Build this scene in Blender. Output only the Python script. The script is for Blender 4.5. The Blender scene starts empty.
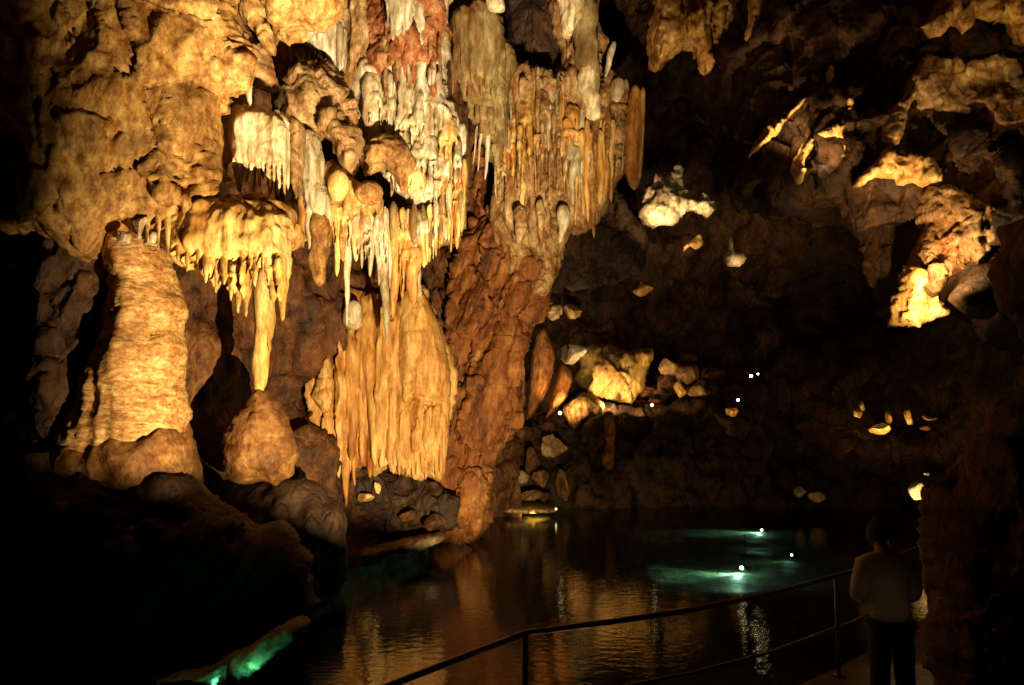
import bpy, math, random
import numpy as np
from mathutils import Vector, Matrix

random.seed(7)
rng = np.random.default_rng(7)
sc = bpy.context.scene
COL = sc.collection

# ------------------------------------------------------------------ camera frame
F = 853.0
EYE = np.array([0.0, 0.0, 3.2])
TH = math.radians(5.2)
CT, ST = math.cos(TH), math.sin(TH)


def ray(px, py):
    u = (px - 512.0) / F
    v = (342.5 - py) / F
    return np.array([u, CT - v * ST, ST + v * CT])


def P(px, py, Y):
    """point of the place seen at photo position (px, py), Y metres down the cave"""
    d = ray(px, py)
    return EYE + d * (Y / d[1])


def Pz(px, py, z):
    d = ray(px, py)
    return EYE + d * ((z - EYE[2]) / d[2])


# ------------------------------------------------------------------ noise
_perm = rng.permutation(256).astype(np.int64)
_perm = np.concatenate([_perm, _perm, _perm])
_g = rng.normal(size=(256, 3))
_g /= np.linalg.norm(_g, axis=1)[:, None]


def noise(p):
    i = np.floor(p).astype(np.int64)
    f = p - i
    u = f * f * f * (f * (f * 6 - 15) + 10)
    i &= 255
    out = 0
    for dx in (0, 1):
        wx = u[:, 0] if dx else 1 - u[:, 0]
        for dy in (0, 1):
            wy = u[:, 1] if dy else 1 - u[:, 1]
            for dz in (0, 1):
                wz = u[:, 2] if dz else 1 - u[:, 2]
                h = _perm[_perm[_perm[(i[:, 0] + dx) & 255] + ((i[:, 1] + dy) & 255)] + ((i[:, 2] + dz) & 255)]
                g = _g[h]
                d = g[:, 0] * (f[:, 0] - dx) + g[:, 1] * (f[:, 1] - dy) + g[:, 2] * (f[:, 2] - dz)
                out = out + wx * wy * wz * d
    return out * 1.5


def fbm(p, octv=4, gain=0.5):
    a, s, o = 1.0, 0, 0
    for k in range(octv):
        o = o + a * noise(p * (2.03 ** k) + 17.3 * k)
        s += a
        a *= gain
    return o / s


def ridged(p, octv=4, gain=0.5):
    a, s, o = 1.0, 0, 0
    for k in range(octv):
        o = o + a * (1 - 2 * np.abs(noise(p * (2.07 ** k) + 9.1 * k)))
        s += a
        a *= gain
    return o / s


def facets(V):
    """broken rock: every cell of a random pattern is its own tilted plane"""
    i = np.floor(V).astype(np.int64)
    best = np.full(len(V), 1e9)
    val = np.zeros(len(V))
    for dx in (-1, 0, 1):
        for dy in (-1, 0, 1):
            for dz in (-1, 0, 1):
                c = i + np.array([dx, dy, dz])
                q = c & 255
                h = _perm[_perm[_perm[q[:, 0]] + q[:, 1]] + q[:, 2]]
                fp = c + .5 + .42 * np.stack([_g[h, 0], _g[(h + 7) & 255, 1], _g[(h + 31) & 255, 2]], 1) * 1.4
                r = V - fp
                d = (r * r).sum(1)
                k = d < best
                best[k] = d[k]
                val[k] = ((r * _g[(h + 101) & 255]).sum(1) * .9 + .35 * _g[(h + 55) & 255, 0])[k]
    return val


def disp_field(V, kind, amp, fr):
    if kind == 'facet':
        w = V * fr * np.array([1, 1, .75])
        w = w + .22 * np.stack([fbm(w * 1.3, 2), fbm(w * 1.3 + 20, 2), fbm(w * 1.3 + 40, 2)], 1)
        return amp * facets(w)
    if kind == 'srib':      # slanting ribs
        W = V.copy()
        W[:, 0] -= .33 * V[:, 2]
        q = W * np.array([fr, fr, fr * 0.12])
        q = q + .35 * fbm(V * .9, 2)[:, None]
        return amp * (1 - 3.0 * np.clip(np.abs(noise(q)), 0, .5))
    if kind == 'rib':       # close-set hanging ribs
        q = V * np.array([fr, fr, fr * 0.05])
        q = q + .3 * fbm(V * .9, 2)[:, None]
        n = np.abs(noise(q))
        m_ = np.clip(.55 + 1.1 * fbm(V * np.array([1.1, 1.1, .5]) + 60, 2), .1, 1.2)
        return amp * m_ * (1 - 3.0 * np.clip(n, 0, .5))
    if kind == 'rock':
        return amp * (0.6 * fbm(V * fr, 5) + 0.55 * (ridged(V * fr * 0.9 + 31, 5, .55) - 0.35))
    if kind == 'soft':
        return amp * fbm(V * fr, 3)
    if kind == 'crag':      # blocky, cracked rock
        r = ridged(V * fr + 5, 4, .6)
        w = np.abs(noise(V * fr * 1.7 + 77))
        crack = -np.clip(0.09 - w, 0, 1) * 7
        return amp * (r - .3 + 0.8 * crack + .4 * fbm(V * fr * 2.5, 4))
    if kind == 'flute':     # vertical drip ribs
        q = V * np.array([fr, fr, fr * 0.09]) + 0.25 * fbm(V * .8, 2)[:, None]
        n = np.abs(noise(q))
        n2 = np.abs(noise(q * np.array([2.3, 2.3, 1.6]) + 40))
        return amp * (0.75 - 2.2 * (0.75 * n + 0.35 * n2))
    if kind == 'band':      # stacked flowstone tiers
        w = V + 0.35 * np.stack([0 * V[:, 0], 0 * V[:, 0], fbm(V * .9, 3)], 1)
        q = w * np.array([fr * .22, fr * .22, fr])
        return amp * (fbm(q, 3, .6) + .35 * ridged(q * 2.1, 2))
    if kind == 'pebble':
        return amp * (0.5 - np.abs(noise(V * fr)) * 1.6)
    return 0


# ------------------------------------------------------------------ mesh output
def link_mesh(name, V, Q, mat, parent=None, loc=None, smooth=True):
    V = np.asarray(V, dtype=np.float64)
    if loc is None:
        loc = np.array([V[:, 0].mean(), V[:, 1].mean(), V[:, 2].min()])
    loc = np.asarray(loc, dtype=np.float64)
    me = bpy.data.meshes.new(name)
    Q = np.asarray(Q, dtype=np.int32)
    n, k = Q.shape
    me.vertices.add(len(V))
    me.vertices.foreach_set('co', (V - loc).astype(np.float32).ravel())
    me.loops.add(n * k)
    me.loops.foreach_set('vertex_index', Q.ravel())
    me.polygons.add(n)
    me.polygons.foreach_set('loop_start', np.arange(0, n * k, k, dtype=np.int32))
    me.polygons.foreach_set('loop_total', np.full(n, k, dtype=np.int32))
    me.polygons.foreach_set('use_smooth', np.full(n, smooth, dtype=bool))
    me.update(calc_edges=True)
    me.validate()
    me.materials.append(mat)
    o = bpy.data.objects.new(name, me)
    COL.objects.link(o)
    o.location = loc
    if parent is not None:
        o.parent = parent
        w, q = Vector((0, 0, 0)), parent
        while q is not None:
            w, q = w + q.location, q.parent
        o.location = Vector(loc) - w
    return o


def tag(o, label=None, cat=None, group=None, kind=None):
    if label:
        o['label'] = label
    if cat:
        o['category'] = cat
    if group:
        o['group'] = group
    if kind:
        o['kind'] = kind
    return o


def thing(name, label, cat, loc, group=None):
    o = bpy.data.objects.new(name, None)
    COL.objects.link(o)
    o.location = Vector([float(c) for c in loc])
    o.empty_display_size = 0.2
    return tag(o, label, cat, group)


def normals(V, Q):
    a = V[Q[:, 2]] - V[Q[:, 0]]
    b = V[Q[:, 3]] - V[Q[:, 1]]
    fn = np.cross(a, b)
    N = np.zeros_like(V)
    for k in range(4):
        np.add.at(N, Q[:, k], fn)
    for it in range(3):
        N /= np.linalg.norm(N, axis=1)[:, None] + 1e-12
        qa = N[Q].mean(1)
        N2 = np.zeros_like(N)
        for k in range(4):
            np.add.at(N2, Q[:, k], qa)
        N = N2
    return N / (np.linalg.norm(N, axis=1)[:, None] + 1e-12)


def displace(V, Q, disp):
    for (kind, amp, fr) in disp:
        V = V + normals(V, Q) * disp_field(V, kind, amp, fr)[:, None]
    return V


def smooth_outline(pts, n=3):
    p = np.array(pts, float)
    m = len(p)
    out = []
    for i in range(m):
        p0, p1, p2, p3 = p[i - 1], p[i], p[(i + 1) % m], p[(i + 2) % m]
        for k in range(n):
            t = k / n
            cr = 0.5 * (2 * p1 + (p2 - p0) * t + (2 * p0 - 5 * p1 + 4 * p2 - p3) * t * t + (3 * p1 - p0 - 3 * p2 + p3) * t ** 3)
            out.append(0.6 * cr + 0.4 * (p1 * (1 - t) + p2 * t))
    return np.array(out)


def slab_mesh(pts, Y, T, Tb=None, h=0.05, sx=0.0, sz=0.0, R=None, disp=(), rag=0.0, smooth=3):
    """solid rock with the outline pts (photo positions) at Y metres, swelling T towards us and Tb away"""
    Tb = T if Tb is None else Tb
    c = np.mean(pts, axis=0)
    C0 = P(c[0], c[1], Y)
    poly = []
    for (px, py) in smooth_outline(pts, smooth):
        d = ray(px, py)
        # plane y = Y + sx (x-xc) + sz (z-zc)
        t = (Y + sx * (EYE[0] - C0[0]) + sz * (EYE[2] - C0[2])) / (d[1] - sx * d[0] - sz * d[2])
        q = EYE + d * t
        poly.append((q[0], q[2]))
    poly = np.array(poly)
    if rag:
        q3 = np.stack([poly[:, 0], np.full(len(poly), Y), poly[:, 1]], 1)
        poly = poly + rag * np.stack([fbm(q3 * 2.3, 3), fbm(q3 * 2.3 + 50, 3)], 1)
    lo, hi = poly.min(0) - h, poly.max(0) + h
    nx, nz = int((hi[0] - lo[0]) / h) + 2, int((hi[1] - lo[1]) / h) + 2
    gx, gz = np.meshgrid(lo[0] + h * np.arange(nx), lo[1] + h * np.arange(nz), indexing='ij')
    pts2 = np.stack([gx.ravel(), gz.ravel()], 1)

    def inside(p):
        res = np.zeros(len(p), bool)
        m = len(poly)
        for i in range(m):
            a, b = poly[i], poly[(i + 1) % m]
            if a[1] == b[1]:
                continue
            cond = (a[1] > p[:, 1]) != (b[1] > p[:, 1])
            xi = (b[0] - a[0]) * (p[:, 1] - a[1]) / (b[1] - a[1]) + a[0]
            res ^= cond & (p[:, 0] < xi)
        return res

    def nearest(p):
        best = np.full(len(p), 1e9)
        bp = np.zeros_like(p)
        m = len(poly)
        for i in range(m):
            a, b = poly[i], poly[(i + 1) % m]
            ab = b - a
            L = (ab * ab).sum() + 1e-12
            t = np.clip(((p - a) @ ab) / L, 0, 1)
            q = a + t[:, None] * ab
            d = ((p - q) ** 2).sum(1)
            k = d < best
            best[k] = d[k]
            bp[k] = q[k]
        return np.sqrt(best), bp

    cen = (pts2.reshape(nx, nz, 2)[:-1, :-1] + h / 2).reshape(-1, 2)
    keep = inside(cen).reshape(nx - 1, nz - 1)
    ci, cj = np.nonzero(keep)
    idx = np.arange(nx * nz).reshape(nx, nz)
    Q = np.stack([idx[ci, cj], idx[ci + 1, cj], idx[ci + 1, cj + 1], idx[ci, cj + 1]], 1)
    cnt = np.zeros(nx * nz, int)
    np.add.at(cnt, Q.ravel(), 1)
    used = np.nonzero(cnt)[0]
    remap = -np.ones(nx * nz, int)
    remap[used] = np.arange(len(used))
    Q = remap[Q]
    p2 = pts2[used]
    bnd = cnt[used] < 4
    d, bp = nearest(p2)
    p2[bnd] = bp[bnd]
    d[bnd] = 0
    R = R or T * 1.3
    R = min(R, d.max() + 1e-6)
    prof = np.sqrt(1 - (1 - np.clip(d / R, 0, 1)) ** 2)
    base = Y + sx * (p2[:, 0] - C0[0]) + sz * (p2[:, 1] - C0[2])
    big = 1 + .35 * fbm(np.stack([p2[:, 0], base, p2[:, 1]], 1) * (0.6 / max(R, .2)), 2)
    front = np.stack([p2[:, 0], base - T * prof * big, p2[:, 1]], 1)
    back = np.stack([p2[:, 0], base + Tb * prof, p2[:, 1]], 1)
    n = len(p2)
    V = np.concatenate([front, back])
    bi = np.where(bnd, np.arange(n), np.arange(n) + n)
    Qb = bi[Q][:, ::-1]
    QQ = np.concatenate([Q, Qb])
    u = np.unique(QQ)
    rm = -np.ones(2 * n, int)
    rm[u] = np.arange(len(u))
    V, QQ = V[u], rm[QQ]
    V = displace(V, QQ, disp)
    e = rm[np.nonzero(bnd)[0]]
    e = e[e >= 0]
    near = np.zeros(len(V), bool)
    near[e] = True
    near[np.unique(QQ[near[QQ].any(1)])] = True
    for it in range(3):                 # relax the rim so that it has no saw teeth
        s_, k_ = np.zeros_like(V), np.zeros(len(V))
        m4 = V[QQ].mean(1)
        for q_ in range(4):
            np.add.at(s_, QQ[:, q_], m4)
            np.add.at(k_, QQ[:, q_], 1)
        s_ /= np.maximum(k_, 1)[:, None]
        V[near] = .35 * V[near] + .65 * s_[near]
    return V, QQ


def spike_mesh(base, tip, r0, r1=None, sides=12, bump=.12, flat=1.0, seed=0, belly=0.0, rings=None):
    """one dripstone, from base (wide) to tip (rounded point)"""
    base, tip = np.array(base, float), np.array(tip, float)
    ax = tip - base
    L = np.linalg.norm(ax)
    r1 = r0 * .18 if r1 is None else r1
    rings = rings or int(max(10, min(40, L / .06)))
    t = np.linspace(0, 1, rings)
    ex = (.45, .8, 1.0, 1.3, .6, 1.7)[seed % 6]
    rad = r1 + (r0 - r1) * (1 - t) ** ex + belly * r0 * np.sin(np.pi * t)
    rad = rad * np.sqrt(np.clip((1.0 - t) / .06, 0, 1)) * (.35 + .65 * np.sqrt(np.clip(t / .22, 0, 1)))
    rad = rad * (1 + .14 * noise(np.stack([t * L * 4, t * 0 + seed * 1.7, t * 0 + 3.3], 1)))
    rad[-1] = 0.002
    cs = base[None] + ax[None] * t[:, None]
    wob = np.stack([t * 3 * L * .5 + seed * 3.7, t * 0 + seed, t * 0 + .5], 1)
    cs[:, 0] += r0 * .5 * noise(wob) * np.sin(np.pi * t)
    cs[:, 1] += r0 * .5 * noise(wob + 9) * np.sin(np.pi * t)
    an = np.linspace(0, 2 * np.pi, sides, endpoint=False)
    V = []
    for k in range(rings):
        ring = np.stack([np.cos(an) * rad[k], np.sin(an) * rad[k] * flat, 0 * an], 1) + cs[k]
        V.append(ring)
    V = np.concatenate(V)
    Q = []
    for k in range(rings - 1):
        for s in range(sides):
            a, b = k * sides + s, k * sides + (s + 1) % sides
            Q.append((a, a + sides, b + sides, b))
    Q = np.array(Q)
    q = V * np.array([1.2 / r0, 1.2 / r0, .35 / r0]) + seed * 5.3
    V = V + normals(V, Q) * (bump * r0 * fbm(q, 3))[:, None]
    return V, Q


def boulder_mesh(c, r, seed=0, n=40, cut=12, disp=.10):
    """weathered block: a ball cut by several planes, then roughened; r = half sizes"""
    rg = np.random.default_rng(seed + 100)
    th = np.linspace(0.001, np.pi - .001, n // 2 + 1)
    ph = np.linspace(0, 2 * np.pi, n, endpoint=False)
    V = np.array([[math.sin(a) * math.cos(b), math.sin(a) * math.sin(b), math.cos(a)] for a in th for b in ph])
    for k in range(cut):
        d = rg.normal(size=3)
        d /= np.linalg.norm(d)
        lim = rg.uniform(.42, .8)
        s = V @ d
        over = np.clip(s - lim, 0, None)
        V = V - d[None] * (over * .97)[:, None]
    Q = []
    for i in range(n // 2):
        for j in range(n):
            a, b = i * n + j, i * n + (j + 1) % n
            Q.append((a, a + n, b + n, b))
    Q = np.array(Q)
    V = V * (1 + disp * (fbm(V * 2.0 + seed * 3.1, 4) + .5 * ridged(V * 3 + seed, 3)))[:, None]
    if cut:
        V = V * (1 + .10 * facets(V * 2.1 + seed * 1.3))[:, None]
    V = V / np.abs(V).max(0)
    return V * np.array(r)[None] + np.array(c)[None], Q


def tube_mesh(path, r, sides=12):
    path = [np.array(p, float) for p in path]
    V, Q = [], []
    for i, p in enumerate(path):
        d = path[min(i + 1, len(path) - 1)] - path[max(i - 1, 0)]
        d /= np.linalg.norm(d)
        up = np.array([0, 0, 1.]) if abs(d[2]) < .9 else np.array([1., 0, 0])
        a = np.cross(d, up)
        a /= np.linalg.norm(a)
        b = np.cross(a, d)
        for s in range(sides):
            t = 2 * math.pi * s / sides
            V.append(p + r * (math.cos(t) * a + math.sin(t) * b))
    for i in range(len(path) - 1):
        for s in range(sides):
            x, y = i * sides + s, i * sides + (s + 1) % sides
            Q.append((x, y, y + sides, x + sides))
    # end caps
    for e, i in ((0, 0), (1, len(path) - 1)):
        V.append(path[i])
        c = len(V) - 1
        for s in range(0, sides, 2):
            q = (c, i * sides + s, i * sides + (s + 1) % sides, i * sides + (s + 2) % sides)
            Q.append(q if e else q[::-1])
    return np.array(V), np.array(Q)


# ------------------------------------------------------------------ materials
def new_mat(name):
    m = bpy.data.materials.new(name)
    m.use_nodes = True
    nt = m.node_tree
    for n in list(nt.nodes):
        nt.nodes.remove(n)
    out = nt.nodes.new('ShaderNodeOutputMaterial')
    b = nt.nodes.new('ShaderNodeBsdfPrincipled')
    nt.links.new(b.outputs[0], out.inputs[0])
    return m, nt, b


def rock_mat(name, cols, scale=1.2, stretch=1.0, slant=0.0, rough=(.45, .8), bump=.5, bdist=.03, fine=14.0,
             stain=None, stain_amt=.5, stain_scale=.8, spec=.35, contrast=.16, mottle=.5, crack=0):
    m, nt, b = new_mat(name)
    N, Lk = nt.nodes.new, nt.links.new
    geo = N('ShaderNodeNewGeometry')
    mp = N('ShaderNodeMapping')
    mp.inputs['Scale'].default_value = (1, 1, 1.0 / stretch)
    if slant:
        rt = N('ShaderNodeVectorRotate')
        rt.rotation_type = 'Y_AXIS'
        rt.inputs['Angle'].default_value = slant
        Lk(geo.outputs['Position'], rt.inputs['Vector'])
    Lk(rt.outputs[0] if slant else geo.outputs['Position'], mp.inputs['Vector'])
    n1 = N('ShaderNodeTexNoise')
    n1.inputs['Scale'].default_value = scale
    n1.inputs['Detail'].default_value = 9
    n1.inputs['Roughness'].default_value = .65
    n1.inputs['Distortion'].default_value = .5
    Lk(mp.outputs[0], n1.inputs['Vector'])
    r = N('ShaderNodeValToRGB')
    e = r.color_ramp.elements
    k = len(cols)
    lo, hi = .5 - contrast, .5 + contrast
    e[0].position, e[0].color = lo, (*cols[0], 1)
    e[1].position, e[1].color = hi, (*cols[-1], 1)
    for i in range(1, k - 1):
        x = e.new(lo + (hi - lo) * i / (k - 1))
        x.color = (*cols[i], 1)
    Lk(n1.outputs['Fac'], r.inputs[0])
    col = r.outputs[0]
    if stain:
        n2 = N('ShaderNodeTexNoise')
        n2.inputs['Scale'].default_value = stain_scale
        n2.inputs['Detail'].default_value = 7
        n2.inputs['Roughness'].default_value = .6
        mp2 = N('ShaderNodeMapping')
        mp2.inputs['Location'].default_value = (13, 5, 2)
        mp2.inputs['Scale'].default_value = (1, 1, 1.0 / (1 + (stretch - 1) * .5))
        Lk(geo.outputs['Position'], mp2.inputs['Vector'])
        Lk(mp2.outputs[0], n2.inputs['Vector'])
        rr = N('ShaderNodeValToRGB')
        rr.color_ramp.elements[0].position = .5
        rr.color_ramp.elements[0].color = (0, 0, 0, 1)
        rr.color_ramp.elements[1].position = .66
        rr.color_ramp.elements[1].color = (stain_amt,) * 3 + (1,)
        Lk(n2.outputs['Fac'], rr.inputs[0])
        mx = N('ShaderNodeMix')
        mx.data_type = 'RGBA'
        Lk(rr.outputs[0], mx.inputs[0])
        Lk(col, mx.inputs[6])
        mx.inputs[7].default_value = (*stain, 1)
        col = mx.outputs[2]
    n4 = N('ShaderNodeTexNoise')
    n4.inputs['Scale'].default_value = scale * 4.3
    n4.inputs['Detail'].default_value = 8
    n4.inputs['Roughness'].default_value = .75
    mp4 = N('ShaderNodeMapping')
    mp4.inputs['Location'].default_value = (3, 8, 21)
    mp4.inputs['Scale'].default_value = (1, 1, 1.0 / (1 + (stretch - 1) * .7))
    Lk(geo.outputs['Position'], mp4.inputs['Vector'])
    Lk(mp4.outputs[0], n4.inputs['Vector'])
    mr4 = N('ShaderNodeMapRange')
    mr4.inputs['From Min'].default_value = .36
    mr4.inputs['From Max'].default_value = .60
    mr4.inputs['To Min'].default_value = mottle
    mr4.inputs['To Max'].default_value = 1.12
    Lk(n4.outputs['Fac'], mr4.inputs['Value'])
    gm = N('ShaderNodeCombineColor')
    pw = N('ShaderNodeMath')
    pw.operation = 'POWER'
    pw.inputs[1].default_value = 1.5
    Lk(mr4.outputs[0], pw.inputs[0])
    pw2 = N('ShaderNodeMath')
    pw2.operation = 'POWER'
    pw2.inputs[1].default_value = 2.1
    Lk(mr4.outputs[0], pw2.inputs[0])
    Lk(mr4.outputs[0], gm.inputs[0])
    Lk(pw.outputs[0], gm.inputs[1])
    Lk(pw2.outputs[0], gm.inputs[2])
    mm = N('ShaderNodeMix')
    mm.data_type = 'RGBA'
    mm.blend_type = 'MULTIPLY'
    mm.inputs[0].default_value = 1
    Lk(col, mm.inputs[6])
    Lk(gm.outputs[0], mm.inputs[7])
    col = mm.outputs[2]
    Lk(col, b.inputs['Base Color'])
    # gloss
    mr = N('ShaderNodeMapRange')
    mr.inputs['From Min'].default_value = .35
    mr.inputs['From Max'].default_value = .65
    mr.inputs['To Min'].default_value = rough[0]
    mr.inputs['To Max'].default_value = rough[1]
    Lk(n1.outputs['Fac'], mr.inputs['Value'])
    Lk(mr.outputs[0], b.inputs['Roughness'])
    b.inputs['Specular IOR Level'].default_value = spec
    # relief
    n3 = N('ShaderNodeTexNoise')
    n3.inputs['Scale'].default_value = fine
    n3.inputs['Detail'].default_value = 8
    n3.inputs['Roughness'].default_value = .7
    mp3 = N('ShaderNodeMapping')
    mp3.inputs['Scale'].default_value = (1, 1, 1.0 / (1 + (stretch - 1) * .6))
    Lk(geo.outputs['Position'], mp3.inputs['Vector'])
    Lk(mp3.outputs[0], n3.inputs['Vector'])
    bp = N('ShaderNodeBump')
    bp.inputs['Strength'].default_value = bump
    bp.inputs['Distance'].default_value = bdist
    Lk(n3.outputs['Fac'], bp.inputs['Height'])
    bp2 = N('ShaderNodeBump')
    bp2.inputs['Strength'].default_value = bump
    bp2.inputs['Distance'].default_value = bdist * 2.5
    Lk(n1.outputs['Fac'], bp2.inputs['Height'])
    Lk(bp.outputs[0], bp2.inputs['Normal'])
    if crack:
        vo = N('ShaderNodeTexVoronoi')
        vo.feature = 'DISTANCE_TO_EDGE'
        vo.inputs['Scale'].default_value = crack
        wv = N('ShaderNodeMix')
        wv.data_type = 'RGBA'
        wv.blend_type = 'ADD'
        wv.inputs[0].default_value = .35
        Lk(mp.outputs[0], wv.inputs[6])
        Lk(n1.outputs['Color'], wv.inputs[7])
        Lk(wv.outputs[2], vo.inputs['Vector'])
        mc = N('ShaderNodeMapRange')
        mc.inputs['From Max'].default_value = .10
        Lk(vo.outputs['Distance'], mc.inputs['Value'])
        bp3 = N('ShaderNodeBump')
        bp3.inputs['Strength'].default_value = .55
        bp3.inputs['Distance'].default_value = bdist * 1.2
        Lk(mc.outputs[0], bp3.inputs['Height'])
        Lk(bp2.outputs[0], bp3.inputs['Normal'])
        Lk(bp3.outputs[0], b.inputs['Normal'])
    else:
        Lk(bp2.outputs[0], b.inputs['Normal'])
    return m


M = {}
M['golden'] = rock_mat('golden_limestone', [(.15, .06, .013), (.40, .215, .060), (.58, .36, .12), (.70, .48, .20)], 1.5, 1.9,
                       stain=(.20, .085, .022), stain_amt=.75, stain_scale=.5, bump=.85, bdist=.035, contrast=.2, mottle=.36, crack=1.7)
M['cream'] = rock_mat('cream_flowstone', [(.32, .14, .028), (.56, .35, .10), (.72, .51, .19), (.80, .63, .31)], 1.8, 5,
                      bump=.75, bdist=.02, fine=12, stain=(.52, .22, .05), stain_amt=.5, stain_scale=1.2)
M['pale'] = rock_mat('pale_flowstone', [(.27, .18, .10), (.48, .39, .26), (.62, .55, .41), (.72, .66, .52)], 2.2, 5,
                     bump=.75, bdist=.025, fine=13, stain=(.33, .30, .16), stain_amt=.55, stain_scale=1.1)
M['white'] = rock_mat('white_calcite', [(.46, .34, .18), (.68, .58, .38), (.80, .72, .53)], 2.5, 4,
                      bump=.75, bdist=.02, fine=14)
M['orange'] = rock_mat('orange_flowstone', [(.26, .09, .018), (.48, .22, .055), (.60, .33, .10), (.68, .45, .19)], 2.0, 7,
                       bump=.755, bdist=.02, fine=11)
M['tan'] = rock_mat('tan_limestone', [(.13, .055, .016), (.28, .15, .055), (.42, .27, .12), (.52, .38, .20)], 1.9, 1.6,
                    bump=.7, bdist=.03, stain=(.30, .11, .03), stain_amt=.6, crack=2.6)
M['olive'] = rock_mat('olive_flowstone', [(.14, .08, .03), (.26, .19, .08), (.36, .29, .14)], 1.9, 4, bump=.5, bdist=.025,
                      stain=(.28, .10, .025), stain_amt=.6)
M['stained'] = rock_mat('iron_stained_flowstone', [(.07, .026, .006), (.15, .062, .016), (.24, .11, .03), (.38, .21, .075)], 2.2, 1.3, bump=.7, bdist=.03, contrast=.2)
M['column'] = rock_mat('banded_flowstone', [(.20, .08, .02), (.44, .23, .075), (.62, .40, .16), (.74, .55, .28)], 2.6, .33, bump=.6, bdist=.03, fine=9, contrast=.2, stain=(.30, .13, .035), stain_amt=.6, stain_scale=1.4, mottle=.45)
M['bell'] = rock_mat('amber_flowstone', [(.28, .10, .022), (.50, .26, .07), (.64, .40, .14), (.72, .51, .23)], 1.8, 7, bump=.75, bdist=.02, fine=12, stain=(.48, .20, .045), stain_amt=.5, stain_scale=1.2)
M['red'] = rock_mat('red_stained_flowstone', [(.14, .035, .010), (.30, .10, .03), (.42, .19, .08), (.5, .34, .2)], 2.6, 2.4, bump=.8, bdist=.04,
                    stain=(.34, .07, .015), stain_amt=.6, stain_scale=1.6)
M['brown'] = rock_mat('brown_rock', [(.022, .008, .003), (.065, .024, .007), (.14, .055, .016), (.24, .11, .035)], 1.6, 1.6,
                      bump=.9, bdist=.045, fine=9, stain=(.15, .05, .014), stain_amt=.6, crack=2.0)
M['pillar'] = rock_mat('rusty_pillar_rock', [(.07, .018, .004), (.22, .075, .018), (.36, .14, .036), (.48, .24, .08)], 1.8, 4.0, -.32,
                       bump=.9, bdist=.05, fine=9, stain=(.26, .085, .018), stain_amt=.6, crack=1.8)
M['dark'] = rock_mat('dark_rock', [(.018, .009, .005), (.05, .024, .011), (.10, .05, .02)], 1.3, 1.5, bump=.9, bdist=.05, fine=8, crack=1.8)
M['dim'] = rock_mat('shaded_brown_rock', [(.016, .007, .003), (.045, .019, .007), (.09, .04, .014), (.15, .07, .026)], 1.5, 1.7, bump=.9, bdist=.05, fine=8, crack=1.9)  # darker copy of the brown rock, shade put into its colour
M['grey'] = rock_mat('grey_limestone', [(.16, .10, .055), (.34, .24, .14), (.50, .38, .24)], 1.4, 1.2, bump=.7, bdist=.03,
                     stain=(.2, .10, .04), stain_amt=.5, crack=2.2)
M['lakebed'] = rock_mat('lake_bed_silt', [(.05, .055, .04), (.13, .14, .10), (.24, .24, .17)], 1.1, 1, bump=.6, bdist=.05, fine=6)
M['concrete'] = rock_mat('walkway_concrete', [(.05, .042, .034), (.09, .075, .06), (.14, .12, .095)], 2.5, 1, bump=.3, bdist=.01, fine=30)


def simple_mat(name, col, rough=.5, metal=0.0, var=.25, scale=20, bump=.1):
    m, nt, b = new_mat(name)
    N, Lk = nt.nodes.new, nt.links.new
    n = N('ShaderNodeTexNoise')
    n.inputs['Scale'].default_value = scale
    n.inputs['Detail'].default_value = 5
    r = N('ShaderNodeValToRGB')
    r.color_ramp.elements[0].position, r.color_ramp.elements[1].position = .3, .7
    r.color_ramp.elements[0].color = (*[c * (1 - var) for c in col], 1)
    r.color_ramp.elements[1].color = (*[min(1, c * (1 + var)) for c in col], 1)
    tc = N('ShaderNodeNewGeometry')
    Lk(tc.outputs['Position'], n.inputs['Vector'])
    Lk(n.outputs['Fac'], r.inputs[0])
    Lk(r.outputs[0], b.inputs['Base Color'])
    b.inputs['Roughness'].default_value = rough
    b.inputs['Metallic'].default_value = metal
    bp = N('ShaderNodeBump')
    bp.inputs['Strength'].default_value = bump
    bp.inputs['Distance'].default_value = .01
    Lk(n.outputs['Fac'], bp.inputs['Height'])
    Lk(bp.outputs[0], b.inputs['Normal'])
    return m


M['steel'] = simple_mat('worn_rail_steel', (.22, .17, .12), .45, .5, .3, 14)
M['black'] = simple_mat('black_lamp_metal', (.02, .02, .02), .5, .3)
M['shirt'] = simple_mat('pale_shirt_cotton', (.55, .47, .36), .9, 0, .12, 9, .4)
M['trousers'] = simple_mat('dark_trouser_cloth', (.012, .011, .012), .95, 0, .3, 12, .4)
M['skin'] = simple_mat('skin', (.42, .24, .16), .55, 0, .08, 25, .1)
M['hair'] = simple_mat('dark_hair', (.012, .008, .006), .7, 0, .5, 60, .6)
M['shoe'] = simple_mat('black_shoe_leather', (.012, .012, .012), .4)


def glow_mat(name, col, s):
    m = bpy.data.materials.new(name)
    m.use_nodes = True
    nt = m.node_tree
    for n in list(nt.nodes):
        nt.nodes.remove(n)
    out = nt.nodes.new('ShaderNodeOutputMaterial')
    e = nt.nodes.new('ShaderNodeEmission')
    e.inputs[0].default_value = (*col, 1)
    e.inputs[1].default_value = s
    nt.links.new(e.outputs[0], out.inputs[0])
    return m


WARM = (1.0, .70, .33)
GOLD = (1.0, .66, .22)
M['lens_dim'] = glow_mat('lit_amber_lens', (1.0, .66, .28), 6)
M['lens'] = glow_mat('lit_warm_lens', (1.0, .72, .32), 16)
M['lens_green'] = glow_mat('lit_green_white_lens', (.72, 1.0, .80), 20)

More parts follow.
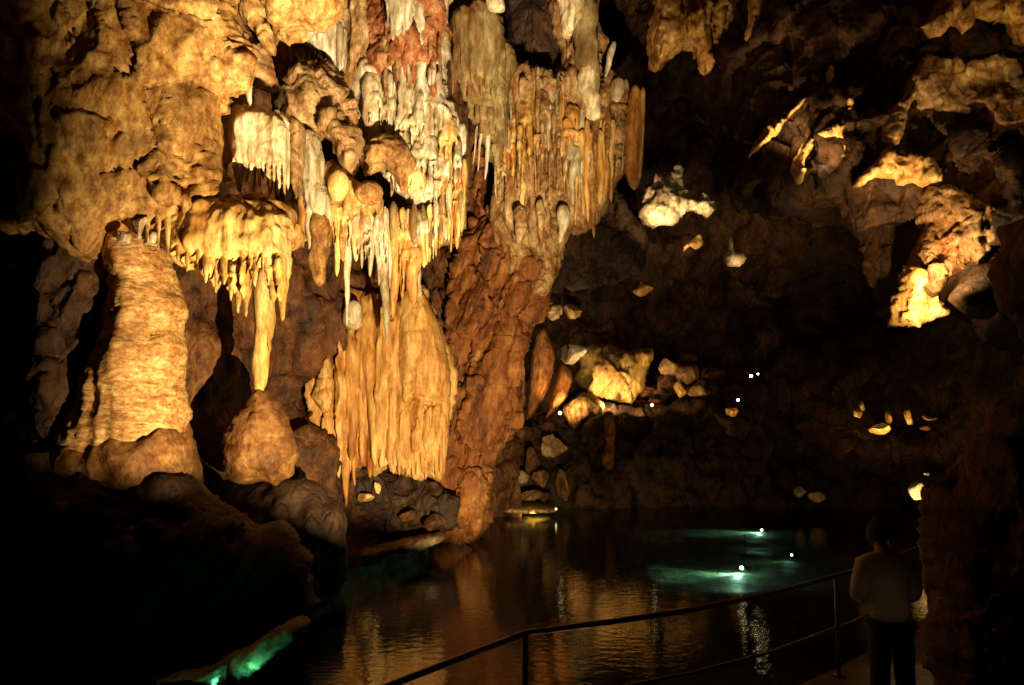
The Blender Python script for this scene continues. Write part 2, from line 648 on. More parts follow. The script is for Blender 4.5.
# water: real transparent surface with Fresnel mirror and ripples
mw = bpy.data.materials.new('lake_water')
mw.use_nodes = True
nt = mw.node_tree
for n in list(nt.nodes):
    nt.nodes.remove(n)
N, Lk = nt.nodes.new, nt.links.new
out = N('ShaderNodeOutputMaterial')
mix = N('ShaderNodeMixShader')
tr = N('ShaderNodeBsdfTransparent')
tr.inputs[0].default_value = (.34, .50, .41, 1)
gl = N('ShaderNodeBsdfGlossy')
gl.inputs['Roughness'].default_value = .045
gl.inputs[0].default_value = (.8, .8, .8, 1)
fr = N('ShaderNodeFresnel')
fr.inputs[0].default_value = 1.33
geo = N('ShaderNodeNewGeometry')
mp = N('ShaderNodeMapping')
mp.inputs['Scale'].default_value = (.8, 1.2, 1)
nz = N('ShaderNodeTexNoise')
nz.inputs['Scale'].default_value = 5.5
nz.inputs['Detail'].default_value = 3
bp = N('ShaderNodeBump')
bp.inputs['Strength'].default_value = .16
bp.inputs['Distance'].default_value = .035
Lk(geo.outputs['Position'], mp.inputs[0])
Lk(mp.outputs[0], nz.inputs['Vector'])
Lk(nz.outputs['Fac'], bp.inputs['Height'])
Lk(bp.outputs[0], gl.inputs['Normal'])
Lk(bp.outputs[0], fr.inputs['Normal'])
Lk(fr.outputs[0], mix.inputs[0])
Lk(tr.outputs[0], mix.inputs[1])
Lk(gl.outputs[0], mix.inputs[2])
Lk(mix.outputs[0], out.inputs[0])
M['water'] = mw


# ------------------------------------------------------------------ higher-level builders
def slab(name, pts, Y, T, mat, label=None, cat=None, parent=None, group=None, kind=None, **kw):
    V, Q = slab_mesh(pts, Y, T, **kw)
    o = link_mesh(name, V, Q, M[mat], parent)
    return tag(o, label, cat, group, kind)


_sd = [0]


def spike(px0, py0, px1, py1, Y, w, mat, parent=None, name='stalactite', Y1=None, tipw=None, flat=1.0, belly=0.0, bump=.22, sink=.18):
    """dripstone from photo position 0 to tip 1; w = its width in photo pixels at the root"""
    _sd[0] += 1
    s = Y / F
    V, Q = spike_mesh(P(px0, py0, Y + sink), P(px1, py1, Y1 or Y), w * .5 * s, None if tipw is None else tipw * .5 * s,
                      flat=flat, seed=_sd[0], belly=belly, bump=bump)
    return link_mesh(name, V, Q, M[mat], parent)


def sheet(name, ctrl, xr, zr, h, mat, disp, power=3.0, kind='structure', label=None, cat=None):
    """rock face y = f(x, z) through control points (px, py, Y)"""
    C = np.array([P(*c) for c in ctrl])
    xs = np.arange(xr[0], xr[1] + h, h)
    zs = np.arange(zr[0], zr[1] + h, h)
    gx, gz = np.meshgrid(xs, zs, indexing='ij')
    num = 0
    den = 0
    for c in C:
        w = 1.0 / (((gx - c[0]) ** 2 + (gz - c[2]) ** 2) + .25) ** (power / 2)
        num = num + w * c[1]
        den = den + w
    gy = num / den
    V = np.stack([gx.ravel(), gy.ravel(), gz.ravel()], 1)
    nx, nz = gx.shape
    idx = np.arange(nx * nz).reshape(nx, nz)
    Q = np.stack([idx[:-1, :-1].ravel(), idx[1:, :-1].ravel(), idx[1:, 1:].ravel(), idx[:-1, 1:].ravel()], 1)
    V = displace(V, Q, disp)
    o = link_mesh(name, V, Q, M[mat])
    return tag(o, label, cat, None, kind)


def point(px, py, Y, power, col=WARM, r=.04, parent=None, name='lamp_light'):
    l = bpy.data.lights.new(name, 'POINT')
    l.energy = power
    l.color = col
    l.shadow_soft_size = r
    o = bpy.data.objects.new(name, l)
    COL.objects.link(o)
    o.location = P(px, py, Y)
    return o


def spot(loc, target, power, size, blend=.3, col=WARM, r=.03, name='spot_light'):
    l = bpy.data.lights.new(name, 'SPOT')
    l.energy = power
    l.color = col
    l.shadow_soft_size = r
    l.spot_size = math.radians(size)
    l.spot_blend = blend
    o = bpy.data.objects.new(name, l)
    COL.objects.link(o)
    loc = Vector([float(c) for c in loc])
    o.location = loc
    d = Vector([float(c) for c in target]) - loc
    o.rotation_euler = d.to_track_quat('-Z', 'Y').to_euler()
    return o


def lamp(px, py, Y, r, label, lens='lens', group='small spotlights in the cave', down=True):
    """small spotlight fixture: dark can on a bracket with a glowing round lens towards us"""
    c = P(px, py, Y)
    root = thing('spotlight', label, 'spotlight', c + np.array([0, 0, -2.2 * r]), group)
    V, Q = tube_mesh([c + np.array([0, .3 * r, 0]), c + np.array([0, 1.2 * r, 0]), c + np.array([0, 2.6 * r, 0])], r * 1.15, 14)
    link_mesh('housing', V, Q, M['black'], root)
    V, Q = boulder_mesh(c, (r, r * .55, r), 3, 20, 0, 0)
    link_mesh('lens', V, Q, M[lens], root)
    V, Q = tube_mesh([c + np.array([0, 1.6 * r, -r]), c + np.array([0, 1.6 * r, -2.2 * r])], r * .3, 8)
    link_mesh('bracket', V, Q, M['black'], root)
    return root


def toothed(top, tips, yb):
    """outline of a drip curtain: top edge left to right, then tips (x, y, width) hanging from the hem yb"""
    o = list(top)
    for (x, y, w) in sorted(tips, key=lambda t: -t[0]):
        v = yb + random.uniform(-2, 3)
        m = v + (y - v) * random.uniform(.35, .6)
        o += [(x + w * .5, v), (x + w * .30, m), (x + w * .08, y - 1), (x - w * .10, y - 1), (x - w * .32, m), (x - w * .5, v)]
    return o


def drip_fan(x, y, wpx, L, n, Y, mat, parent, T=.2):
    """a small fused fan of drips: one sheet with n teeth"""
    tips = []
    for k in range(n):
        u = (k + .5) / n
        tips.append((x - wpx / 2 + wpx * u + random.uniform(-.8, .8), y + L * random.uniform(.55, 1.0), wpx / n * random.uniform(.8, 1.05)))
    top = [(x - wpx * .42, y + L * .12), (x - wpx * .2, y), (x + wpx * .2, y + random.uniform(-2, 2)), (x + wpx * .42, y + L * .1)]
    return slab('drapery', toothed(top, tips, y + L * random.uniform(.3, .5)), Y, T, mat, parent=parent, h=.03, R=.16, smooth=2, sz=.42,
                disp=[('soft', .06, 1.5), ('rib', .06, 5), ('rock', .03, 4)])


# =================================================================== THE SETTING
ROCK = [('rock', .7, .3), ('flute', .22, .8), ('facet', .30, .7), ('facet', .14, 1.8), ('rock', .10, 3)]
# left and rear wall of the near chamber
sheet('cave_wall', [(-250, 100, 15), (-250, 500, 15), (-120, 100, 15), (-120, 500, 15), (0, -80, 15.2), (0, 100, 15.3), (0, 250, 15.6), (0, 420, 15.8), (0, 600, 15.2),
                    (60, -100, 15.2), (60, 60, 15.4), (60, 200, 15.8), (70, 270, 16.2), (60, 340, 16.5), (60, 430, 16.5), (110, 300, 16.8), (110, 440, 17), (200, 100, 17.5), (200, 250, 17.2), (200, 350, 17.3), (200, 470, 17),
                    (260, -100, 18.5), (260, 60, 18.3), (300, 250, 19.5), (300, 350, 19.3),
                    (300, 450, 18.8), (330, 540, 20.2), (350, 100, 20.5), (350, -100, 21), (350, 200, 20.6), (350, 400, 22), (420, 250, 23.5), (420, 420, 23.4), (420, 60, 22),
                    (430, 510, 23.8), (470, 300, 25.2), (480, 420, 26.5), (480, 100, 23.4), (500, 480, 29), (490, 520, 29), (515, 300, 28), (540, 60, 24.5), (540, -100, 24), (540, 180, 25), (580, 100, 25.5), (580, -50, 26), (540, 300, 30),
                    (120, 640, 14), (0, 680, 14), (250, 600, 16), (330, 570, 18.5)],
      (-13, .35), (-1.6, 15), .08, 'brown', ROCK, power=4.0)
# far chamber
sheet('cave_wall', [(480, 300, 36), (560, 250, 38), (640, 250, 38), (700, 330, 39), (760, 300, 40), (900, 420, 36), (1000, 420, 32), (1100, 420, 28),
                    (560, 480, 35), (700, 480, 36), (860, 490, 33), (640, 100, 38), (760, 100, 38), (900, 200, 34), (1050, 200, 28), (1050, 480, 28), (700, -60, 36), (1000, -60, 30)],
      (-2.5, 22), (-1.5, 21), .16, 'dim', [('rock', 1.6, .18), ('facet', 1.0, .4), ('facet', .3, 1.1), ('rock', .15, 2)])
# ceiling
xs = np.arange(-16, 24, .5)
ys = np.arange(-6, 46, .5)
gx, gy = np.meshgrid(xs, ys, indexing='ij')
V = np.stack([gx.ravel(), gy.ravel(), (9.5 + .34 * np.clip(gy, 0, 60)).ravel()], 1)
idx = np.arange(gx.size).reshape(gx.shape)
Q = np.stack([idx[:-1, :-1].ravel(), idx[:-1, 1:].ravel(), idx[1:, 1:].ravel(), idx[1:, :-1].ravel()], 1)
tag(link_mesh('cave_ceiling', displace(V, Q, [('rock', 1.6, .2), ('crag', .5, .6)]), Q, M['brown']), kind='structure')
# lake: bed and surface
xs = np.arange(-14, 20, .22)
ys = np.arange(-4, 42, .22)
gx, gy = np.meshgrid(xs, ys, indexing='ij')
zz = -1.15 + .25 * np.clip((gy - 22) / 10, 0, 1)
sm = lambda t: np.clip(t, 0, 1) ** 2 * (3 - 2 * np.clip(t, 0, 1))
zz = zz + .90 * sm((gx - .5) / 2.5) * sm((11 - gx) / 2.5) * sm((gy - 15.5) / 2) * sm((29 - gy) / 2.5)     # bed raised round the underwater lamps, added to catch their glow
V = np.stack([gx.ravel(), gy.ravel(), zz.ravel()], 1)
idx = np.arange(gx.size).reshape(gx.shape)
Q = np.stack([idx[:-1, :-1].ravel(), idx[1:, :-1].ravel(), idx[1:, 1:].ravel(), idx[:-1, 1:].ravel()], 1)
V[:, 2] = np.minimum(V[:, 2] + .09 * fbm(V * .7, 4) + .04 * ridged(V * 2.2, 3), -.14)
tag(link_mesh('lake_bed', V, Q, M['lakebed']), kind='structure')
V = np.array([(-14, -4, 0), (20, -4, 0), (20, 42, 0), (-14, 42, 0)], float)
tag(link_mesh('lake_water', V, np.array([(0, 1, 2, 3)]), M['water'], smooth=False), kind='structure')

# =================================================================== LEFT GROUP
FL = [('soft', .18, .8), ('flute', .12, 1.8), ('rib', .13, 3.6), ('rib', .05, 8.0)]
ov = slab('overhanging_rock', [(-140, -90), (245, -90), (222, 0), (226, 18), (233, 40), (240, 62), (242, 82), (229, 79), (214, 88), (205, 93), (206, 104),
          (213, 125), (219, 150), (222, 175), (223, 190), (245, 194), (270, 200), (287, 210), (292, 228), (286, 240), (268, 246), (240, 248), (215, 244),
          (196, 244), (175, 248), (158, 243), (145, 236), (130, 230), (112, 238), (92, 246), (62, 240), (30, 225), (-40, 215), (-140, 200)],
          13.6, .75, 'golden', 'massive golden limestone wall overhanging the banded column at the left', 'rock overhang',
          h=.036, sx=.30, sz=-.04, R=1.3, Tb=1.0, rag=.06, disp=[('soft', .28, .4), ('flute', .10, .7), ('facet', .20, .9), ('srib', .12, 1.5), ('rock', .07, 1.4), ('facet', .10, 2.4), ('rock', .07, 3.2), ('rib', .04, 4)])
slab('left_rock_wall', [(40, 150), (60, 150), (120, 180), (126, 250), (124, 300), (118, 330), (108, 365), (96, 410), (88, 475), (62, 480), (50, 440), (44, 380), (48, 300), (40, 230)], 14.1, .6, 'dim',
     'dim brown rock wall falling away into darkness left of the banded column', 'rock wall', h=.045, sx=.25, R=1.2, rag=.1, disp=[('rock', .4, .7), ('srib', .2, 1.2), ('facet', .2, 1.2), ('facet', .08, 3)])  # its unlit look is put into the darker rock colour
fr_ = [(178, 262, 9), (187, 271, 10), (197, 264, 10), (206, 282, 10), (216, 291, 11), (224, 284, 9), (231, 300, 9), (238, 313, 11), (246, 317, 11), (255, 286, 9), (263, 274, 9), (273, 302, 13), (283, 320, 13)]
slab('drapery', toothed([(172, 222), (190, 205), (222, 196), (250, 200), (275, 206), (289, 216)], fr_, 262), 13.3, .45, 'cream', parent=ov, h=.024, R=.28, smooth=2, sz=.30,
     disp=[('soft', .12, 1), ('rib', .10, 3.0), ('rib', .04, 7), ('rock', .03, 4)])
for (x, ty, w) in fr_ + [(168, 256, 9), (158, 250, 8), (148, 243, 8), (138, 240, 8)]:
    spike(x, ty - random.uniform(40, 62), x, ty + 1, 12.85, w * .95, 'cream', ov, belly=.12, sink=.5)
# pale broken crystals where the column meets the overhang
for i, (x, y, w, h_, lab) in enumerate([(140, 226, 8, 15, 'tall pale crystal knob wedged above the banded column top'), (151, 240, 8, 8, 'squat pale knob right of the tall crystal on the column'),
                                    (124, 238, 7, 7, 'small pale knob at the left of the column head')]):
    s = 13.3 / F
    V, Q = boulder_mesh(P(x, y, 13.0), (w * s, w * s, h_ * s), 40 + i, 30, 6, .16)
    tag(link_mesh('crystal_knob', V, Q, M['pale']), lab, 'rock', 'knobs on the column head')

colm = slab('limestone_column', [(117, 240), (128, 232), (150, 240), (163, 250), (166, 262), (171, 290), (180, 310), (175, 325), (181, 345), (179, 365), (183, 400),
     (184, 440), (188, 470), (192, 500), (150, 510), (60, 505), (66, 470), (66, 445), (77, 420), (90, 390), (104, 355), (116, 325), (118, 290), (115, 262)],
     14.0, .95, 'column', 'thick banded cream limestone column widening towards its dark foot', 'column',
     h=.03, rag=.05, R=1.2, disp=[('band', .12, 1.1), ('band', .05, 3.2), ('rock', .08, 1.6), ('rib', .05, 3.0), ('facet', .03, 4)])
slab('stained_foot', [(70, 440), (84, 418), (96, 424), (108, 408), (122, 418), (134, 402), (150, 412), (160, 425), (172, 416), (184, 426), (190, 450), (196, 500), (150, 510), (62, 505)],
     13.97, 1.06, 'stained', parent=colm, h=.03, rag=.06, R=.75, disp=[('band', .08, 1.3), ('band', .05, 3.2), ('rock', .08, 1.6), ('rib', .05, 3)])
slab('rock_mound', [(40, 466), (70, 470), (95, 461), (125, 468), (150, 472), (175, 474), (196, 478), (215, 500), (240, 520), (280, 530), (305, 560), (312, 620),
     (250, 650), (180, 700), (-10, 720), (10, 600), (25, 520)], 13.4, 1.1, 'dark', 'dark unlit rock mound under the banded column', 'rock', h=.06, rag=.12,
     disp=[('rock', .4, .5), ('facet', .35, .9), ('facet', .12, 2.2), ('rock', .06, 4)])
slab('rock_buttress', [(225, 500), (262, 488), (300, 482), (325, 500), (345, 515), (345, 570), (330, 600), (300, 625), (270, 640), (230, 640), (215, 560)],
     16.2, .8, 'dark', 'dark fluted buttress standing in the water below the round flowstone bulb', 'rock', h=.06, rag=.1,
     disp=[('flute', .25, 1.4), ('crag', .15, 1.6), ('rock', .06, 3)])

# thin stalactite and the bulb below it
th = spike(266, 262, 259, 396, 15.6, 20, 'cream', name='stalactite', belly=.25, bump=.35)
tag(th, 'long thin stalactite dangling right above the round brown flowstone bulb', 'stalactite')
spike(266, 268, 270, 352, 15.55, 11, 'cream', th, name='side_drip')
slab('flowstone_bulb', [(262, 386), (275, 398), (287, 418), (295, 445), (293, 475), (283, 482), (275, 488), (262, 482), (245, 485), (230, 478), (224, 455),
     (226, 430), (240, 410), (252, 396)], 15.8, .55, 'stained', 'round brown flowstone bulb hanging on the recess wall beside the column', 'flowstone', h=.028,
     rag=.03, disp=[('band', .10, 2.2), ('rock', .08, 2.0), ('pebble', .02, 7)])

# white curtain
wc = slab('white_curtain', [(231, 118), (240, 108), (255, 107), (268, 112), (282, 113), (289, 124), (290, 150), (289, 182), (275, 180), (262, 172), (250, 172),
     (239, 180), (234, 165), (229, 140)], 14.7, .4, 'white', 'wide whitish calcite curtain with short drips beside the golden overhang', 'curtain', h=.022, rag=.02,
     disp=[('soft', .1, 1.5), ('flute', .07, 4.5), ('flute', .03, 11)])
for (bx, tx, ty, w, m) in [(233, 239, 193, 10, 'white'), (241, 241, 196, 8, 'white'), (247, 247, 183, 7, 'white'), (253, 254, 196, 9, 'cream'), (259, 260, 187, 7, 'white'),
                           (263, 263, 181, 7, 'white'), (269, 269, 200, 9, 'cream'), (273, 273, 186, 7, 'white'), (278, 278, 196, 9, 'white'), (285, 285, 203, 8, 'cream'), (288, 288, 190, 6, 'white')]:
    spike(bx, 140, tx, ty, 14.45, w, m, wc, belly=.1)
slab('hanging_flowstone', [(291, 120), (297, 118), (304, 126), (304, 160), (300, 185), (297, 201), (293, 190), (291, 160)], 14.9, .3, 'tan',
     'narrow tan flowstone strip at the right edge of the white curtain', 'flowstone', h=.025, disp=[('flute', .05, 4), ('rock', .04, 3)])
slab('rock_shelf', [(206, 96), (222, 90), (240, 86), (246, 96), (246, 108), (236, 112), (231, 120), (229, 150), (226, 190), (221, 188), (220, 160), (214, 125)], 15.0, .45, 'tan',
     'reddish tan rock nook between golden overhang and white curtain', 'rock', h=.03, rag=.04, disp=[('facet', .16, 2), ('rock', .08, 4)])
tag(spike(246, 64, 250, 106, 14.3, 13, 'pale', belly=.1), 'short pale stalactite just above the whitish calcite curtain', 'stalactite')

slab('drapery', toothed([(233, 126), (243, 116), (262, 113), (280, 117), (288, 128)], [(236, 188, 6), (241, 196, 5), (247, 184, 5), (253, 190, 6), (259, 187, 5), (264, 181, 5), (269, 192, 6), (274, 186, 5), (279, 196, 5), (285, 194, 6)], 166), 14.35, .2, 'white', parent=wc, h=.02, R=.14, smooth=2,
     disp=[('rib', .05, 6), ('rock', .02, 5)])
# plates and blocks at the top left
slab('rock_plate', [(224, 14), (233, 8), (246, 25), (256, 42), (272, 55), (278, 85), (266, 87), (254, 82), (240, 66), (232, 42), (224, 26)], 15.4, .35, 'tan',
     'tilted brown rock plate leaning between golden overhang and orange slab', 'rock', h=.028, rag=.04, sx=.2, disp=[('facet', .12, 1.6), ('rock', .08, 2.5), ('facet', .04, 5)])
slab('rock_slab', [(228, -40), (252, -40), (262, 0), (270, 21), (275, 50), (270, 53), (254, 37), (246, 20), (238, 4)], 15.0, .3, 'golden',
     'narrow orange rock slab slanting down from the top edge', 'rock', h=.028, rag=.03, disp=[('facet', .10, 1.6), ('rock', .06, 2.5), ('facet', .03, 5)])
slab('hanging_block', [(262, -50), (350, -50), (342, 0), (338, 15), (322, 27), (304, 24), (292, 28), (283, 30), (275, 16)], 14.2, .7, 'golden',
     'brightly lit golden rock block cut by the top edge of the photo', 'rock', h=.03, rag=.03, disp=[('facet', .22, 1.1), ('rock', .08, 2), ('facet', .06, 4)])
slab('layered_lump', [(272, 98), (274, 86), (284, 80), (300, 66), (322, 60), (342, 74), (355, 92), (358, 125), (357, 158), (350, 170), (340, 160), (325, 142), (305, 127), (286, 113)],
     16.9, .75, 'tan', 'slanting layered tan rock lump right of the white curtain', 'rock', h=.03, rag=.05, sz=.3,
     disp=[('soft', .2, 1.0), ('facet', .22, 1.3), ('band', .08, 2.0), ('facet', .07, 3.2), ('rock', .05, 4)])
for (pts, Y, m, lab) in [([(290, 26), (338, 14), (343, 40), (341, 70), (328, 62), (314, 58), (300, 54), (288, 70)], 17.6, 'pale', 'grey streaked curtain right under the golden top block'),
                         ([(336, -30), (382, -30), (386, 40), (380, 74), (364, 74), (357, 98), (345, 84), (340, 50)], 18.6, 'tan', 'streaky tan curtain left of the reddish stained one')]:
    c = slab('flowstone_curtain', pts, Y, .45, m, lab, 'curtain', h=.032, rag=.04, disp=FL)
    x0, x1 = min(p[0] for p in pts), max(p[0] for p in pts)
    for k in range(9):
        x = x0 + (x1 - x0) * (k + .5) / 9
        t0 = random.uniform(12, 40)
        spike(x, t0, x + random.uniform(-1, 1), t0 + random.uniform(28, 50), Y - .4, random.uniform(6, 10), m, c, belly=.1)
slab('recess_rock', [(272, 20), (285, 30), (292, 60), (284, 84), (277, 78), (274, 50)], 17.4, .3, 'orange', 'small rusty rock patch behind the slanting orange slab', 'rock', h=.03, disp=[('rock', .12, 2)])

# =================================================================== MIDDLE GROUP
big = slab('great_curtain', [(358, 78), (362, 68), (378, 55), (382, -40), (446, -40), (444, 40), (441, 75), (443, 94), (452, 108), (462, 125), (468, 150), (463, 165),
     (457, 190), (446, 203), (425, 206), (405, 200), (395, 190), (385, 165), (374, 150), (366, 138), (362, 120), (358, 100)], 18.8, .8, 'pale',
     'broad pale stalactite curtain below the reddish stained patch', 'curtain', h=.036, rag=.05, sz=-.1,
     disp=[('soft', .25, .7), ('flute', .18, 1.5), ('rib', .2, 3.4), ('rib', .08, 7.5), ('rock', .08, 2.2)])
for (x, y, w_, L, n, m) in [(392, 92, 26, 62, 4, 'pale'), (412, 96, 30, 75, 5, 'white'), (434, 92, 26, 60, 4, 'pale'), (448, 112, 22, 70, 4, 'cream'), (402, 130, 24, 58, 4, 'pale'), (424, 132, 30, 66, 5, 'pale'),
                           (446, 150, 26, 62, 4, 'white'), (414, 165, 26, 46, 4, 'cream'), (436, 172, 26, 44, 5, 'pale'), (458, 140, 12, 70, 2, 'pale'), (376, 74, 18, 70, 3, 'white'), (400, 152, 20, 50, 3, 'pale')]:
    drip_fan(x, y, w_, L, n, 17.9 + random.uniform(-.15, .1), m, big)
for k in range(16):
    x = random.uniform(390, 460)
    y = random.uniform(120, 180)
    spike(x, y, x + random.uniform(-2, 2), y + random.choice([18, 24, 30, 45, 60]), 17.75 + random.uniform(-.1, .1), random.uniform(3, 8), random.choice(['pale', 'cream', 'white']), big, belly=.1, sink=.45)
spike(372, 72, 374, 142, 18.0, 22, 'white', big, belly=.2, tipw=8)
rd = slab('red_curtain', [(376, -30), (445, -30), (446, 55), (440, 86), (426, 78), (412, 96), (396, 82), (381, 86), (374, 50)], 18.5, .8, 'red',
     'rust red stained knobbly drapery at the top centre', 'curtain', h=.036, rag=.06,
     disp=[('soft', .2, .9), ('flute', .16, 2.0), ('rock', .16, 2.4), ('crag', .07, 4), ('pebble', .04, 6)])
for k in range(22):
    x, y = random.uniform(380, 440), random.uniform(10, 75)
    spike(x, y, x + random.uniform(-1, 1), y + random.uniform(18, 38), 17.75, random.uniform(4, 9), random.choice(['red', 'red', 'tan', 'pale']), rd, belly=.15, bump=.3)
tc_ = slab('top_curtain', [(383, -40), (420, -40), (416, 5), (410, 25), (403, 30), (396, 36), (391, 25), (385, 5)], 17.3, .35, 'pale', 'pale drip curtain hanging from the top edge over the red patch', 'curtain',
           h=.03, disp=[('flute', .08, 4)])
for (x, ty, w) in [(388, 30, 7), (393, 42, 9), (399, 28, 7), (404, 36, 8), (411, 24, 8)]:
    spike(x, -10, x, ty, 17.1, w, 'pale', tc_)
slab('tan_lump', [(364, 152), (372, 141), (385, 137), (400, 141), (412, 151), (416, 165), (410, 182), (402, 196), (394, 178), (384, 167), (372, 172), (364, 178)],
     17.8, .6, 'golden', 'arched tan lump clinging under the broad pale curtain', 'flowstone', h=.03, rag=.03, disp=[('soft', .15, 1.4), ('band', .08, 2.4), ('rock', .06, 3)])
# dripping group left of the bell
d1 = slab('dripstone_cluster', [(302, 138), (316, 135), (322, 160), (324, 185), (330, 200), (326, 218), (306, 216), (302, 190), (305, 165)], 16.6, .38, 'pale',
          'cluster of pale drips between white curtain and golden knob', 'dripstone', h=.026, rag=.02, disp=[('soft', .1, 1.5), ('flute', .10, 3.5), ('flute', .04, 9)])
for (bx, by, tx, ty, w, m) in [(302, 190, 303, 248, 9, 'cream'), (309, 190, 311, 260, 12, 'pale'), (319, 205, 319, 287, 19, 'golden'), (326, 195, 329, 247, 9, 'pale'), (316, 200, 314, 240, 8, 'cream'),
                               (307, 140, 307, 182, 10, 'pale'), (316, 145, 316, 186, 8, 'pale'), (311, 142, 312, 176, 8, 'cream'), (321, 150, 321, 190, 6, 'pale')]:
    spike(bx, by, tx, ty, 16.35, w, m, d1, belly=.25, tipw=(9 if w > 15 else None))
d2 = slab('golden_knob_flowstone', [(322, 170), (334, 164), (345, 172), (358, 184), (376, 186), (384, 200), (378, 220), (370, 250), (352, 250), (336, 242), (328, 222), (323, 200)], 17.2, .5, 'golden',
          'golden flowstone carrying a ball shaped knob and fringe', 'flowstone', h=.028, rag=.03, disp=[('soft', .14, 1.3), ('flute', .09, 3.0), ('flute', .04, 8)])
V, Q = boulder_mesh(P(369, 193, 16.6), (.28, .26, .25), 5, 36, 0, .10)
link_mesh('knob', V, Q, M['golden'], d2)
V, Q = boulder_mesh(P(338, 185, 16.6), (.22, .2, .33), 6, 36, 0, .12)
link_mesh('knob', V, Q, M['cream'], d2)
for (bx, by, tx, ty, w, m) in [(337, 195, 337, 277, 12, 'cream'), (330, 200, 331, 240, 9, 'cream'), (347, 215, 347, 326, 11, 'pale'), (355, 215, 356, 262, 11, 'cream'), (363, 215, 362, 268, 10, 'pale'),
                               (343, 200, 343, 262, 9, 'golden'), (371, 215, 370, 278, 11, 'pale'), (377, 215, 377, 258, 9, 'pale')]:
    spike(bx, by, tx, ty, 16.75, w, m, d2, belly=.12)
d3 = slab('fringed_drapery', [(362, 225), (372, 208), (400, 214), (425, 210), (445, 203), (455, 192), (463, 165), (470, 150), (470, 175), (466, 205), (462, 240), (440, 245), (424, 256), (402, 264), (380, 268), (366, 255)],
          18.9, .55, 'olive', 'olive beige fringed drapery above the great bell', 'curtain', h=.034, rag=.04, disp=FL)
for (bx, by, tx, ty, w, m) in [(385, 215, 387, 346, 17, 'pale'), (397, 218, 393, 318, 14, 'orange'), (404, 225, 402, 300, 14, 'orange'), (412, 222, 413, 306, 17, 'orange'), (422, 220, 424, 268, 12, 'cream'),
                               (430, 215, 429, 262, 11, 'cream'), (437, 208, 436, 257, 11, 'cream'), (446, 200, 446, 240, 11, 'pale'), (452, 190, 451, 253, 9, 'orange'), (458, 175, 457, 249, 10, 'orange'),
                               (464, 165, 463, 215, 7, 'cream'), (378, 218, 379, 285, 10, 'pale'), (391, 215, 390, 290, 9, 'pale'), (418, 222, 417, 280, 9, 'pale'), (408, 215, 408, 262, 10, 'pale'), (441, 210, 441, 246, 8, 'orange')]:
    spike(bx, by - 6, tx, ty, 18.25, w, m, d3, belly=.12)
for k in range(18):
    x = random.uniform(372, 462)
    y = random.uniform(195, 225) - max(0, (x - 440)) * .8
    spike(x, y, x + random.uniform(-1, 1), y + random.uniform(22, 46), 18.15, random.uniform(5, 9), random.choice(['pale', 'olive', 'cream']), d3, belly=.1)

for (x, y, w_, L, n, m) in [(340, 196, 26, 66, 4, 'cream'), (362, 206, 24, 64, 4, 'pale')]:
    drip_fan(x, y, w_, L, n, 16.8, m, d2)
for (x, y, w_, L, n, m) in [(378, 206, 26, 72, 4, 'pale'), (400, 210, 30, 76, 5, 'cream'), (422, 210, 28, 56, 5, 'pale'), (442, 202, 24, 56, 4, 'cream'), (458, 165, 16, 80, 3, 'orange'), (412, 220, 24, 84, 3, 'orange')]:
    drip_fan(x, y, w_, L, n, 18.3, m, d3)
# the great bell
bell = slab('flowstone_bell', [(318, 372), (328, 345), (342, 305), (352, 292), (366, 296), (380, 300), (392, 300), (404, 290), (416, 284), (426, 296), (436, 320), (446, 348), (450, 388),
      (448, 405), (440, 425), (425, 450), (402, 468), (380, 464), (362, 466), (345, 474), (330, 462), (322, 440), (318, 415), (313, 395)], 20.3, .75, 'bell',
      'great bell shaped cream flowstone with ribs hanging above the waterline', 'flowstone', h=.032, rag=.02, R=1.1, disp=[('soft', .18, .9), ('flute', .16, 1.5), ('rib', .28, 2.4), ('rib', .06, 7)])
slab('lobe', [(400, 305), (408, 288), (418, 282), (428, 300), (438, 322), (447, 350), (451, 385), (449, 404), (432, 404), (414, 408), (402, 412), (397, 370)], 19.75, .65, 'bell', parent=bell,
     h=.028, R=.9, disp=[('soft', .08, 1.2), ('band', .05, 2.5), ('rock', .03, 3)])
slab('skirt', [(396, 402), (414, 398), (436, 398), (450, 396), (449, 420), (446, 445), (442, 478), (430, 474), (419, 479), (405, 474), (391, 466), (392, 430)], 19.9, .5, 'bell', parent=bell,
     h=.022, rag=.03, disp=[('flute', .16, 3.6), ('flute', .06, 8)])
slab('side_lobe', [(323, 366), (330, 352), (337, 385), (334, 408), (324, 414), (313, 396)], 19.8, .4, 'bell', parent=bell, h=.025, disp=[('soft', .1, 2), ('band', .06, 3)])
for (bx, by, tx, ty, w, m, yy) in [(353, 318, 352, 462, 15, 'bell', 19.5), (368, 310, 375, 466, 15, 'bell', 19.45), (388, 318, 381, 470, 15, 'bell', 19.5), (342, 340, 341, 455, 12, 'bell', 19.55),
                                   (361, 330, 362, 460, 10, 'orange', 19.5), (394, 330, 389, 464, 12, 'orange', 19.5), (331, 410, 331, 490, 12, 'orange', 19.6), (345, 425, 346, 508, 12, 'bell', 19.5),
                                   (326, 405, 326, 462, 10, 'orange', 19.6), (338, 415, 339, 478, 10, 'orange', 19.6), (352, 425, 355, 486, 9, 'orange', 19.6), (369, 440, 370, 478, 7, 'bell', 19.5)]:
    spike(bx, by, tx, ty, yy, w, m, bell, name='rib' if by < 400 else 'stalactite', belly=.15, sink=.4, tipw=w * .4 if by < 400 else None)
for k in range(11):
    x = 400 + k * 4.5 + random.uniform(-1, 1)
    spike(x, 408 + random.uniform(-3, 6), x + random.uniform(-1, 1), 474 + random.uniform(-6, 6), 19.45, random.uniform(5, 8), random.choice(['bell', 'bell', 'orange']), bell, name='rib', tipw=3, belly=.1)
